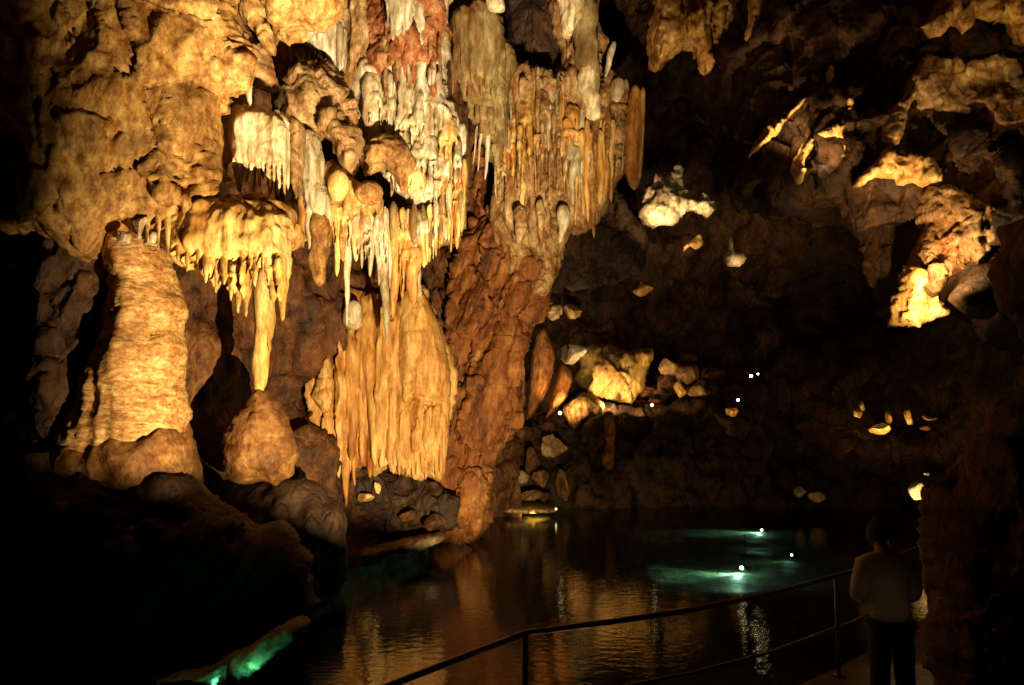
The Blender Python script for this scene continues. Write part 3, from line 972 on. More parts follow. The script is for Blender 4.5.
tag(spike(354, 330, 354, 300, 19.3, 17, 'pale', name='stalagmite', belly=.3, tipw=9), 'small knobbed white stalagmite on the left shoulder of the bell', 'stalagmite')
tag(spike(415, 300, 416, 262, 19.3, 19, 'pale', name='stalagmite', belly=.1), 'pointed white stalagmite on the right crown of the bell', 'stalagmite')
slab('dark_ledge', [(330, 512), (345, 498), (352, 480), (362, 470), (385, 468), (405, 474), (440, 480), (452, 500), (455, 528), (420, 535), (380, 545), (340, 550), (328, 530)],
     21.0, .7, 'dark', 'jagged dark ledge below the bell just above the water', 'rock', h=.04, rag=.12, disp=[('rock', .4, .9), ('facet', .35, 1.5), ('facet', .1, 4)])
for i, (x, y, w, h_, lab) in enumerate([(378, 487, 4, 7, 'small upright cream stone chip under the ribs of the bell'), (366, 497, 10, 5, 'flat cream stone chip under the bell by the dark ledge'),
                                        (432, 522, 14, 9, 'brown block on the shore at the foot of the rusty pillar'), (408, 515, 10, 7, 'small dark brown stone on the ledge under the bell skirt')]):
    s = 20 / F
    V, Q = boulder_mesh(P(x, y, 20.0), (w * s, w * s, h_ * s), 60 + i, 28, 7, .15)
    tag(link_mesh('stone', V, Q, M['cream' if i < 2 else 'brown']), lab, 'stone')
slab('shore_ledge', [(300, 575), (330, 560), (360, 548), (400, 540), (440, 532), (446, 540), (420, 549), (380, 556), (340, 565), (305, 584)], 19.6, .5, 'grey',
     'low grey shore ledge along the water under the bell', 'rock', h=.04, rag=.03, disp=[('rock', .15, 1.2), ('crag', .05, 3)])

# olive curtains right of the red patch
oc = slab('olive_curtain', [(449, 20), (461, 10), (484, 6), (500, 18), (505, 60), (500, 90), (486, 96), (476, 100), (463, 96), (456, 70), (449, 50)], 19.8, .5, 'olive',
          'dim olive curtain between the red patch and the long stalactites', 'curtain', h=.034, rag=.04, disp=FL)
for k in range(12):
    x = 452 + k * 4.2
    y = random.uniform(30, 65)
    spike(x, y, x + random.uniform(-1, 1), y + random.uniform(28, 48), 19.35, random.uniform(6, 10), 'olive', oc, belly=.1)
od = slab('olive_drape', [(478, 45), (500, 36), (514, 60), (508, 120), (500, 168), (490, 160), (478, 135), (470, 105)], 20.6, .4, 'olive', 'smooth olive drape lapping the left of the long stalactites', 'curtain',
     h=.036, rag=.04, disp=FL)
for (x, y, ty, w) in [(478, 135, 172, 5), (473, 138, 165, 4), (485, 140, 180, 6)]:
    spike(x + 4, y - 12, x, ty, 20.3, w, 'pale', od)
# long stalactites
ls = slab('stalactite_field', [(500, 70), (516, 62), (538, 72), (556, 82), (562, 55), (550, -40), (594, -40), (600, 30), (598, 62), (606, 80), (625, 84), (632, 95), (632, 150), (625, 168), (612, 182),
     (602, 210), (590, 222), (575, 228), (562, 240), (556, 252), (540, 255), (520, 252), (502, 238), (493, 220), (495, 180), (503, 130)], 21.9, .55, 'tan',
     'wide field of long brown and cream stalactites on the central wall', 'stalactites', h=.04, rag=.06, disp=[('soft', .2, .8), ('flute', .2, 1.5), ('rib', .24, 3.2), ('rib', .10, 7), ('rock', .07, 2.5)])
for k in range(22):
    x = 500 + 5.8 * k + random.uniform(-3, 3)
    y = random.uniform(70, 130)
    if 548 < x < 570:
        y = max(y, 90)
    L = min(random.uniform(60, 120), 225 - max(0, x - 585) * .9 - y)
    if L > 25:
        drip_fan(x, y, random.uniform(16, 26), L, random.choice([2, 3, 4]), 21.1 + random.uniform(-.2, .15), random.choice(['cream', 'orange', 'tan', 'pale', 'golden', 'tan']), ls, T=.22)
for k in range(46):
    x = random.uniform(496, 632)
    y = random.uniform(66, 150)
    if 548 < x < 570:
        y = max(y, 85)
    lim = 205 + random.uniform(-15, 25) - max(0, x - 585) * .9
    L = random.choice([30, 50, 70, 100, 130]) * random.uniform(.8, 1.2)
    ty = min(y + L, lim)
    if ty - y < 25:
        y = ty - 40
    spike(x, y, x + random.uniform(-3, 2), ty, 20.9 + random.uniform(-.2, .15), random.choice([3.5, 5, 6, 8, 11]), random.choice(['cream', 'orange', 'tan', 'pale', 'cream', 'orange', 'golden']), ls, belly=.15, bump=.3, sink=.55)
for (bx, by, tx, ty, w, m) in [(582, 130, 584, 215, 11, 'cream'), (592, 130, 594, 238, 11, 'golden'), (575, 150, 573, 205, 13, 'pale'), (600, 130, 600, 205, 9, 'cream'), (605, 120, 606, 190, 9, 'orange'),
                               (563, 205, 560, 244, 15, 'pale'), (613, 120, 612, 178, 9, 'cream'), (587, 120, 588, 224, 8, 'orange'), (540, 200, 541, 250, 13, 'tan'), (520, 205, 518, 245, 15, 'tan')]:
    spike(bx, by, tx, ty, 20.8, w, m, ls, belly=.15)
sp = spike(580, -20, 594, 121, 20.4, 30, 'olive', name='stalactite', belly=.1, tipw=12, bump=.2)
tag(sp, 'thick stalactite with a white rounded tip before the long stalactites', 'stalactite')
spike(587, 62, 594, 121, 20.25, 21, 'white', sp, name='tip', tipw=13, belly=.2)
tag(spike(619, 78, 617, 102, 20.9, 14, 'pale', tipw=8, belly=.3), 'stubby pale stalactite left of the flat orange drapery', 'stalactite')
tag(spike(614, 42, 605, 78, 21.2, 9, 'pale'), 'small pointed pale stalactite above the stubby one', 'stalactite')
dr = slab('orange_drapery', [(626, 120), (630, 92), (634, 84), (641, 90), (644, 130), (642, 172), (638, 188), (633, 191), (628, 184), (623, 160)], 21.0, .2, 'orange', 'flat orange drapery sheet at the right end of the long stalactites',
     'drapery', h=.03, disp=[('flute', .06, 3)])
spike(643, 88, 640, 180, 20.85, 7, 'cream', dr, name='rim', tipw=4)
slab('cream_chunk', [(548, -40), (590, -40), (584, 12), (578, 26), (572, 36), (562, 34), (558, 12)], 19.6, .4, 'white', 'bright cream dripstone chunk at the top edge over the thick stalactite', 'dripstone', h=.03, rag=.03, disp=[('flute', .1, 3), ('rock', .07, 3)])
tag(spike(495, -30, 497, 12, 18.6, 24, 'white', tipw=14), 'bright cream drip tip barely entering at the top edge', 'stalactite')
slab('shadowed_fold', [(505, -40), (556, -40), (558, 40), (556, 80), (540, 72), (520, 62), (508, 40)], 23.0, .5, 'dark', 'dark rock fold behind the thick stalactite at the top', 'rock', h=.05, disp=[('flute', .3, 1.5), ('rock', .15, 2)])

# rusty pillar
slab('rock_pillar', [(478, 140), (492, 215), (515, 238), (540, 240), (556, 240), (553, 272), (538, 300), (522, 335), (514, 370), (506, 410), (497, 450), (490, 480), (480, 512), (470, 524), (455, 532),
     (438, 512), (442, 473), (450, 440), (454, 400), (453, 360), (455, 320), (463, 290), (472, 250), (476, 200)], 23.2, 1.0, 'pillar', 'rusty brown rock pillar standing in the lake at the centre', 'rock pillar',
     h=.04, rag=.08, R=1.0, disp=[('rock', .45, .45), ('flute', .30, .8), ('facet', .16, 1.0), ('srib', .26, 1.1), ('srib', .10, 2.8), ('facet', .07, 2.6), ('rock', .06, 4)])
slab('pillar_head', [(488, 205), (505, 220), (520, 232), (545, 232), (562, 225), (560, 262), (545, 300), (520, 290), (500, 270), (490, 240)], 22.6, .6, 'tan', 'knobbly tan rock under the long stalactites on the rusty pillar', 'rock',
     h=.036, rag=.05, disp=[('rock', .2, 1.1), ('pebble', .12, 2.4), ('rib', .12, 3), ('facet', .06, 3)])
slab('rock_rib', [(425, 262), (440, 250), (455, 215), (468, 150), (476, 160), (474, 230), (466, 280), (462, 340), (462, 400), (452, 440), (448, 400), (440, 360), (430, 320)], 23.8, .6, 'brown', 'dark brown rib of rock right of the bell', 'rock',
     h=.045, rag=.1, disp=[('rock', .4, .8), ('facet', .25, 1.5), ('rib', .15, 2)])
for (pts, lab) in [([(535, 335), (545, 326), (555, 350), (553, 375), (545, 398), (534, 418), (524, 420), (528, 380)], 'tall smooth orange slab leaning on the right flank of the pillar'),
                   ([(560, 362), (571, 368), (573, 380), (568, 398), (553, 416), (543, 420), (549, 395)], 'shorter orange slab leaning right of the tall smooth one')]:
    slab('leaning_slab', pts, 27, .5, 'pillar', lab, 'rock slab', h=.05, rag=.03, disp=[('soft', .15, 1), ('rock', .06, 2)])

# =================================================================== FAR CHAMBER
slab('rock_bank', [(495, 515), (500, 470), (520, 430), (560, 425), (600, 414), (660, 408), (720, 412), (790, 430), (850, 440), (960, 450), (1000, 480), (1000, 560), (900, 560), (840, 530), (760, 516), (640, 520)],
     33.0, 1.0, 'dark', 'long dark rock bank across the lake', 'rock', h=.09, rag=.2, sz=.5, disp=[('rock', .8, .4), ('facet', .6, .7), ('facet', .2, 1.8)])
slab('lake_shelf', [(498, 507), (515, 503), (545, 503), (558, 507), (556, 512), (530, 513), (505, 512)], 29.5, 1.2, 'cream', 'flat pale shelf lit at the waterline in front of the boulder stack', 'rock', h=.05, disp=[('soft', .05, 2)])

BO = [  # px, py, half w, half h, Y, material, label
    (532, 461, 9, 15, 31.0, 'brown', 'upright brown boulder in the stack right of the pillar'),
    (553, 446, 14, 12, 31.2, 'tan', 'large tan boulder on top of the stack by the pillar'),
    (519, 478, 10, 8, 30.6, 'grey', 'greyish boulder left in the stack beside the pillar foot'),
    (539, 479, 10, 9, 30.8, 'tan', 'tan boulder in the middle of the stack above the lit shelf'),
    (532, 495, 13, 6, 30.2, 'tan', 'flat boulder lying lowest in the stack above the lit shelf'),
    (511, 495, 6, 6, 30.2, 'brown', 'small round boulder touching the pillar foot at the waterline'),
    (563, 484, 8, 17, 30.6, 'tan', 'tall boulder at the right end of the waterline stack'),
    (525, 432, 9, 9, 31.6, 'brown', 'dim brown boulder high in the stack against the pillar'),
    (550, 428, 12, 7, 32.0, 'brown', 'dim flat boulder just under the lamp beside the pillar'),
    (545, 497, 6, 5, 30.2, 'brown', 'small boulder between flat and tall ones of the stack'),
    (573, 353, 14, 12, 34.2, 'white', 'small whitish boulder left of the large lit one'),
    (554, 310, 9, 11, 34.8, 'grey', 'small pale boulder perched high beside the pillar'),
    (574, 312, 11, 9, 35.2, 'tan', 'dim boulder right of the small perched pale one'),
    (643, 288, 11, 9, 34.5, 'golden', 'small orange boulder alone above the large lit rock'),
    (671, 367, 13, 10, 34.6, 'tan', 'left rounded rock of the dim brown pile by the lamps'),
    (690, 374, 14, 11, 34.2, 'tan', 'big rounded rock in the dim brown pile by the lamps'),
    (680, 389, 7, 9, 33.8, 'cream', 'small yellowish rock under the dim brown pile'),
    (698, 391, 11, 9, 33.8, 'tan', 'lower right rock of the dim brown pile'),
    (686, 359, 11, 7, 34.8, 'brown', 'flat rock on top of the dim brown pile'),
    (731, 412, 8, 5, 32.6, 'golden', 'little golden rock lit by a lamp on the dark bank'),
    (858, 413, 6, 5, 30.5, 'golden', 'little yellow lit rock leftmost of the glowing row'),
    (862, 406, 3, 5, 30.5, 'cream', 'tiny upright chip on the leftmost glowing rock'),
    (879, 428, 11, 7, 30.4, 'cream', 'widest yellow lit rock of the glowing row'),
    (889, 417, 3, 7, 30.5, 'golden', 'thin upright yellow rock beside the widest glowing one'),
    (909, 417, 5, 8, 30.2, 'golden', 'upright bright yellow rock in the glowing row'),
    (928, 418, 10, 3, 30.2, 'tan', 'flat reddish rock rightmost of the glowing row'),
    (926, 428, 7, 3, 30.2, 'brown', 'dim flat rock under the flat reddish one'),
    (838, 433, 6, 6, 30.6, 'brown', 'dim brown rock left below the glowing row'),
    (856, 434, 4, 4, 30.6, 'brown', 'tiny dim rock below the leftmost glowing rock'),
    (816, 497, 9, 6, 29.0, 'tan', 'dim rock at the water beyond the underwater lamps'),
    (800, 492, 7, 6, 29.3, 'grey', 'dim grey rock left of the one at the far water edge'),
    (917, 491, 7, 9, 22.0, 'white', 'glaring white lit rock above the head of the standing person'),
    (927, 474, 4, 2.5, 22.0, 'golden', 'tiny yellow lit rock just over the glaring white one'),
    (880, 281, 5, 11, 24.5, 'golden', 'small yellow glowing rock left of the lit arch foot'),
]
for i, (x, y, w, h_, Y, m, lab) in enumerate(BO):
    s = Y / F
    V, Q = boulder_mesh(P(x, y, Y), (w * s, (w + h_) * .5 * s, h_ * s), 200 + i, 34 if w > 7 else 24, 8, .16)
    tag(link_mesh('boulder', V, Q, M[m]), lab, 'boulder', 'boulders in the far chamber')
rg_ = np.random.default_rng(5)
for i in range(16):
    x, y = rg_.uniform(590, 730), rg_.uniform(372, 410)
    w = rg_.uniform(7, 15)
    s = 35 / F
    V, Q = boulder_mesh(P(x, y, 35.2), (w * s, w * s, w * s * rg_.uniform(.6, .9)), 400 + i, 30, 12, .16)
    tag(link_mesh('boulder', V, Q, M[['brown', 'pillar', 'brown'][i % 3]]), 'dim brown rubble block on the slope behind the dark bank', 'boulder', 'rubble behind the dark bank')
FR = [('rock', .3, .8), ('facet', .3, 1.0), ('facet', .1, 2.5)]
slab('lit_rock', [(580, 352), (592, 346), (620, 350), (640, 353), (656, 345), (648, 362), (646, 392), (636, 410), (612, 404), (592, 392), (578, 378), (584, 366)], 35, 1.0, 'cream',
     'large pale rock glowing behind the dark bank', 'rock', h=.06, rag=.08, disp=[('rock', .2, .8), ('facet', .4, .8), ('facet', .12, 2)])
slab('yellow_ledge', [(563, 408), (574, 396), (590, 393), (606, 404), (602, 412), (582, 420), (575, 432), (568, 424)], 33.6, .5, 'golden', 'yellow green lit ledge with a lamp at its left end', 'rock',
     h=.05, rag=.05, disp=[('rock', .2, 1.5), ('flute', .08, 3)])
slab('drip_slab', [(603, 412), (614, 412), (616, 440), (614, 468), (606, 472), (600, 462), (604, 440)], 32.0, .35, 'pillar', 'long brown drip of rock below the pale lamp strip', 'rock', h=.05, disp=[('soft', .12, 2)])
slab('pale_wall_rock', [(641, 190), (652, 176), (668, 178), (674, 156), (679, 158), (682, 180), (688, 192), (697, 198), (701, 191), (712, 203), (718, 209), (705, 216), (690, 213), (676, 224), (655, 226), (642, 222)], 32.5, .7, 'pale',
     'jagged pale rock lit from below high in the far chamber', 'rock', h=.05, rag=.05, disp=[('facet', .3, 1.1), ('rock', .12, 2), ('facet', .1, 3)])
slab('twisted_rock', [(681, 246), (690, 241), (700, 234), (704, 244), (696, 250), (690, 246), (684, 254)], 32.5, .25, 'cream', 'small twisted yellow rock under the jagged pale one', 'rock', h=.04, disp=[('rock', .12, 3)])
spr = slab('spired_rock', [(722, 258), (728, 250), (729, 236), (732, 237), (733, 250), (742, 252), (747, 259), (740, 267), (727, 266)], 32.0, .35, 'pale', 'small rock with a thin spire at the heart of the dark chamber', 'rock', h=.03, smooth=2, disp=[('rock', .04, 2.5)])
spike(732, 262, 730, 236, 31.8, 9, 'pale', spr, name='spire', tipw=2, sink=0)
slab('dim_outcrop', [(545, 250), (575, 225), (600, 200), (625, 195), (642, 215), (650, 240), (640, 275), (610, 285), (570, 290), (550, 280)], 34, .9, 'dark', 'dark outcrop behind the tips of the long stalactites', 'rock', h=.08, rag=.12, disp=FR)

# =================================================================== RIGHT WALL
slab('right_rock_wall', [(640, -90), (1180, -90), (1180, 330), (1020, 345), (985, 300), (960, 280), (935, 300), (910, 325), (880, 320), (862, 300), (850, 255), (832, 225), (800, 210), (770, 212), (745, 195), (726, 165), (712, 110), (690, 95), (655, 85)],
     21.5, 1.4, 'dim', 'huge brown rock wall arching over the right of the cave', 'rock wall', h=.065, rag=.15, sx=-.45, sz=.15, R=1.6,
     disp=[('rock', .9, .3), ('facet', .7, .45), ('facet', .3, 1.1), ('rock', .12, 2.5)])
rc = slab('lit_curtain', [(657, 14), (662, -40), (738, -40), (732, 15), (719, 34), (711, 68), (704, 74), (696, 56), (682, 46), (667, 58), (655, 68), (653, 45)], 18.8, .5, 'golden',
          'golden rock curtain lit alone at the top right of centre', 'curtain', h=.032, rag=.05, disp=[('soft', .15, 1), ('flute', .14, 2.0), ('rib', .1, 3.5), ('facet', .12, 2), ('facet', .05, 5)])
for (x, y, ty, w) in [(657, 30, 70, 9), (664, 30, 60, 8), (694, 30, 60, 8), (704, 35, 78, 9), (711, 30, 66, 7), (674, 25, 52, 8)]:
    spike(x + 3, y, x, ty, 18.5, w, 'golden', rc)
slab('hanging_rock', [(750, -30), (768, -30), (762, 10), (752, 36), (745, 42), (748, 18)], 18.6, .25, 'golden', 'thin golden rock blade at the top edge right of the golden curtain', 'rock', h=.032, rag=.03, disp=[('rock', .12, 2)])
LD = [('facet', .14, 1.8), ('rock', .10, 2.2), ('facet', .07, 5)]
for (pts, Y, lab) in [([(747, 160), (751, 148), (760, 140), (762, 130), (776, 122), (786, 118), (790, 108), (802, 100), (812, 97), (822, 84), (826, 68), (833, 66), (831, 84), (820, 97), (806, 104), (797, 112), (782, 124), (776, 136), (766, 142), (756, 153)], 21.2, 'long thin lit ledge slanting up in the right wall'),
                      ([(796, 178), (794, 160), (798, 148), (806, 140), (818, 131), (832, 124), (840, 116), (844, 100), (849, 97), (850, 108), (846, 124), (842, 140), (844, 160), (838, 166), (836, 142), (824, 140), (812, 148), (806, 164), (802, 180)], 20.6, 'short hooked lit ledge below the long thin one'),
                      ([(850, 188), (856, 178), (868, 170), (878, 160), (884, 150), (890, 154), (904, 156), (918, 162), (932, 152), (926, 162), (936, 178), (950, 188), (936, 186), (920, 190), (904, 184), (884, 178), (870, 180), (858, 188)], 19.9, 'crooked lit ledge crowning the bright arch foot')]:
    slab('rock_ledge', pts, Y, .4, 'cream', lab, 'rock ledge', group='lit ledges of the right wall', h=.03, rag=.06, sx=-.42, R=.22, smooth=2, disp=LD)  # cream colour stands in for wall rims that catch the light
slab('rock_cliff', [(926, 196), (940, 186), (956, 188), (972, 200), (986, 208), (992, 224), (993, 244), (984, 256), (982, 266), (966, 262), (952, 274), (940, 288), (926, 296), (914, 288), (912, 262), (922, 228)],
     19.3, .5, 'tan', 'large tan rock face lit from below under the crooked ledge', 'rock', h=.03, rag=.07, sx=-.42, smooth=2, disp=[('rock', .2, .9), ('facet', .22, 1.4), ('facet', .09, 3.5), ('rock', .05, 5)])
slab('rock_outcrop', [(899, 322), (897, 304), (902, 290), (903, 278), (910, 264), (917, 268), (918, 284), (926, 298), (942, 308), (944, 316), (926, 322), (912, 326)],
     19.3, .5, 'cream', 'dazzling cream rock edge at the lowest left of the right arch', 'rock', h=.028, rag=.05, sx=-.42, smooth=2, disp=[('facet', .26, 1.8), ('facet', .12, 4), ('rock', .06, 4)])
slab('shadow_slab', [(944, 300), (958, 282), (972, 266), (988, 262), (996, 250), (1004, 270), (1002, 300), (990, 322), (965, 316)], 18.4, .4, 'dark', 'dark slanting rock slab before the lit arch face', 'rock',
     h=.04, rag=.05, sx=-.42, disp=[('facet', .2, 1.2), ('rock', .1, 2)])
slab('upper_bluff', [(886, 140), (892, 110), (905, 80), (918, 72), (928, 54), (960, 66), (990, 60), (1040, 55), (1080, 90), (1060, 150), (1010, 140), (985, 150), (960, 135), (945, 120), (930, 112), (918, 100), (908, 118), (900, 150)], 19.3, .4, 'tan', 'dim ochre rock face high above the bright arch foot', 'rock',
     h=.036, rag=.12, sx=-.42, R=.3, smooth=2, disp=[('rock', .25, .8), ('facet', .22, 1.2), ('facet', .1, 3), ('rock', .05, 5)])
slab('top_brow', [(918, 34), (930, 22), (936, 5), (960, -40), (1100, -40), (1060, 40), (1018, 44), (1010, 24), (1000, 16), (990, 24), (978, 14), (962, 36), (950, 22), (940, 34), (928, 28)], 18.8, .5, 'golden', 'golden lit rock brow in the top right corner', 'rock',
     h=.036, rag=.1, sx=-.42, smooth=2, disp=[('rock', .2, 1), ('facet', .25, 1.4), ('facet', .1, 3.5)])
slab('foreground_rock', [(1034, 330), (1026, 380), (1004, 410), (980, 450), (960, 500), (946, 560), (936, 620), (942, 680), (955, 760), (1250, 800), (1250, 150), (1080, 180), (1020, 260)], 7.6, .7, 'brown',
     'dark brown rock pillar close beside the walkway at the right edge', 'rock', h=.03, rag=.06, sx=-.2, disp=[('rock', .35, .7), ('flute', .12, 1.2), ('facet', .2, 1.4), ('facet', .07, 3.5), ('rock', .04, 6)])
slab('shore_rock', [(118, 694), (140, 684), (165, 674), (190, 671), (212, 664), (232, 652), (252, 644), (268, 634), (284, 624), (302, 616), (312, 622), (300, 640), (275, 662), (240, 690), (200, 715), (120, 730)], 11.2, .35, 'lakebed',
     'pale shore rock tinted green at the bottom left edge of the lake', 'rock', h=.028, rag=.03, sz=1.2, disp=[('rock', .08, 1.2), ('facet', .06, 2), ('rock', .03, 6)])

# =================================================================== WALKWAY, RAIL, PERSON
RZ = 1.6
rail_px = [(330, 712), (390, 685), (455, 660), (525, 633), (610, 622), (690, 610), (770, 594), (850, 572), (905, 553), (935, 541)]
rp = [Pz(x, y, RZ) for x, y in rail_px]
rail = thing('handrail', 'worn steel handrail bending along the lake walkway', 'handrail', (rp[4][0], rp[4][1], .6))
V, Q = tube_mesh(rp, .024, 14)
link_mesh('top_rail', V, Q, M['steel'], rail)
V, Q = tube_mesh([p - np.array([0, 0, .52]) for p in rp], .017, 12)
link_mesh('middle_rail', V, Q, M['steel'], rail)
for p in [rp[0], rp[3], rp[7] * .8 + rp[6] * .2, rp[9]]:
    V, Q = tube_mesh([np.array([p[0], p[1], .55]), np.array([p[0], p[1], RZ - .01])], .021, 12)
    po = link_mesh('post', V, Q, M['steel'], rail)
    V, Q = tube_mesh([np.array([p[0], p[1], .6]), np.array([p[0], p[1], .615])], .06, 14)
    link_mesh('foot_plate', V, Q, M['steel'], po)
# walkway slab: edge runs 0.12 m outside the rail
edge = [np.array([p[0], p[1]]) for p in rp]
outl = []
for i, p in enumerate(edge):
    d = edge[min(i + 1, len(edge) - 1)] - edge[max(i - 1, 0)]
    nrm = np.array([-d[1], d[0]]) / np.linalg.norm(d)
    outl.append(p + nrm * .14)
outl = [outl[0] + (outl[0] - outl[1]) * 2] + outl + [outl[-1] + (outl[-1] - outl[-2]) * 4]
V, Q = [], []
for p in outl:
    inner = np.array([9.0, min(p[1] - 1.0, 10)]) if p[0] > 2 else np.array([9.0, min(p[1] - 1.5, 6)])
    for z in (.6, -1.6):
        for k in range(9):
            t = k / 8
            q = p * (1 - t) + inner * t
            V.append((q[0], q[1], z))
V = np.array(V)
n = 9
for i in range(len(outl) - 1):
    a, b = i * 2 * n, (i + 1) * 2 * n
    for k in range(n - 1):
        Q.append((a + k, a + k + 1, b + k + 1, b + k))
    Q.append((a, b, b + n, a + n))
tag(link_mesh('walkway', V, np.array(Q), M['concrete'], smooth=False), kind='structure')
V = np.array([(-3, -3, 1.6), (3, -3, 1.6), (3, 1.2, 1.6), (-3, 1.2, 1.6), (-3, -3, -1.6), (3, -3, -1.6), (3, 1.2, -1.6), (-3, 1.2, -1.6)], float)
tag(link_mesh('walkway', V, np.array([(0, 1, 2, 3), (0, 4, 5, 1), (1, 5, 6, 2), (2, 6, 7, 3), (3, 7, 4, 0)]), M['concrete'], smooth=False), kind='structure')


def skin_mesh(name, verts, edges, radii, mat, parent=None, root=0, levels=2):
    me = bpy.data.meshes.new(name + '_net')
    me.from_pydata([tuple(v) for v in verts], edges, [])
    o = bpy.data.objects.new(name, me)
    COL.objects.link(o)
    sk = o.modifiers.new('skin', 'SKIN')
    sk.use_smooth_shade = True
    for i, r in enumerate(radii):
        s = me.skin_vertices[0].data[i]
        s.radius = r if isinstance(r, tuple) else (r, r)
        s.use_root = (i == root)
    sb = o.modifiers.new('sub', 'SUBSURF')
    sb.levels = sb.render_levels = levels
    bpy.context.view_layer.update()
    dg = bpy.context.evaluated_depsgraph_get()
    m2 = bpy.data.meshes.new_from_object(o.evaluated_get(dg))
    o.modifiers.clear()
    o.data = m2
    m2.name = name
    m2.materials.clear()
    m2.materials.append(M[mat])
    m2.polygons.foreach_set('use_smooth', np.ones(len(m2.polygons), bool))
    bpy.data.meshes.remove(me)
    if parent is not None:
        o.parent = parent
    return o


# the person seen from behind, leaning a little forward, hands held together in front
PX, PY = 3.14, 7.25
per = thing('person', 'person seen from behind in a pale shirt and dark trousers at the rail', 'person', (PX, PY, .6))
# joints, local metres, facing +y
J = {'pelvis': (0, 0, .95), 'waist': (0, .02, 1.08), 'chest': (0, .05, 1.28), 'upper': (0, .07, 1.42), 'neck': (0, .10, 1.51), 'jaw': (0, .17, 1.565), 'head': (0, .21, 1.64), 'crown': (0, .22, 1.70),
     'shL': (-.175, .07, 1.385), 'elL': (-.245, .06, 1.14), 'wrL': (-.10, .27, 1.06), 'shR': (.175, .07, 1.385), 'elR': (.245, .06, 1.14), 'wrR': (.10, .27, 1.06),
     'hipL': (-.09, 0, .88), 'knL': (-.10, .02, .48), 'anL': (-.105, -.02, .09), 'toL': (-.12, .15, .035),
     'hipR': (.09, 0, .88), 'knR': (.11, .03, .48), 'anR': (.125, -.01, .09), 'toR': (.15, .16, .035)}
body_v = list(J.keys())
R_ = {'pelvis': (.12, .085), 'waist': (.13, .09), 'chest': (.155, .105), 'upper': (.13, .085), 'neck': .055, 'jaw': .07, 'head': (.078, .092), 'crown': (.06, .072), 'shL': .065, 'elL': .042, 'wrL': .028, 'shR': .065, 'elR': .042, 'wrR': .028,
      'hipL': .085, 'knL': .058, 'anL': .04, 'toL': .035, 'hipR': .085, 'knR': .058, 'anR': .04, 'toR': .035}
E_ = [('pelvis', 'waist'), ('waist', 'chest'), ('chest', 'upper'), ('upper', 'neck'), ('neck', 'jaw'), ('jaw', 'head'), ('head', 'crown'), ('upper', 'shL'), ('shL', 'elL'), ('elL', 'wrL'),
      ('upper', 'shR'), ('shR', 'elR'), ('elR', 'wrR'), ('pelvis', 'hipL'), ('hipL', 'knL'), ('knL', 'anL'), ('anL', 'toL'), ('pelvis', 'hipR'), ('hipR', 'knR'), ('knR', 'anR'), ('anR', 'toR')]
verts = [Vector(J[k]) for k in body_v]
edges = [(body_v.index(a), body_v.index(b)) for a, b in E_]
rad = [R_[k] for k in body_v]
for s, wr in ((-1, 'wrL'), (1, 'wrR')):       # hands: palm and five separate fingers
    w = Vector(J[wr])
    pal = w + Vector((-s * .06, .05, -.01))
    verts.append(pal); rad.append((.036, .018)); edges.append((body_v.index(wr), len(verts) - 1))
    pi_ = len(verts) - 1
    for f, (dz, ln) in enumerate([(.03, .07), (.012, .08), (-.008, .075), (-.027, .06)]):
        a = pal + Vector((-s * .03, .02, dz)); b = a + Vector((-s * ln * .5, .012, -.004)); c = b + Vector((-s * ln * .35, -.02, -.006))
        k0 = len(verts)
        verts += [a, b, c]; rad += [.010, .009, .007]
        edges += [(pi_, k0), (k0, k0 + 1), (k0 + 1, k0 + 2)]
    a = w + Vector((-s * .02, .03, .035)); b = a + Vector((-s * .03, .015, .02)); k0 = len(verts)
    verts += [a, b]; rad += [.012, .009]
    edges += [(pi_, k0), (k0, k0 + 1)]
skin_mesh('body', verts, edges, rad, 'skin', per)
k = ['pelvis', 'waist', 'chest', 'upper', 'shL', 'elL', 'shR', 'elR', 'wrL', 'wrR', 'neck']
sv = [Vector(J[a]) for a in k]
sv[0] = Vector((0, 0, .89))
sr = [(.19, .135), (.185, .13), (.20, .135), (.16, .105), .095, .075, .095, .075, .05, .05, .075]
sv[8] = sv[5].lerp(sv[8], .55)
sv[9] = sv[7].lerp(sv[9], .55)
skin_mesh('shirt', sv, [(0, 1), (1, 2), (2, 3), (3, 4), (4, 5), (3, 6), (6, 7), (5, 8), (7, 9), (3, 10)], sr, 'shirt', per)
k = ['pelvis', 'hipL', 'knL', 'anL', 'hipR', 'knR', 'anR']
skin_mesh('trousers', [Vector(J[a]) for a in k], [(0, 1), (1, 2), (2, 3), (0, 4), (4, 5), (5, 6)], [(.14, .11), .105, .085, .07, .105, .085, .07], 'trousers', per)
c = Vector(J['head'])
V, Q = boulder_mesh((c.x + PX, c.y + PY - .02, c.z + .6 - .01), (.096, .108, .145), 9, 48, 0, .16)
link_mesh('hair', V, Q, M['hair'], per)
for s, a, t in ((-1, 'anL', 'toL'), (1, 'anR', 'toR')):
    q = (Vector(J[a]) + Vector(J[t])) / 2
    V, Q = boulder_mesh((q.x + PX, q.y + PY, .6 + .05), (.055, .15, .05), 12 + s, 24, 0, .04)
    link_mesh('shoe', V, Q, M['shoe'], per)

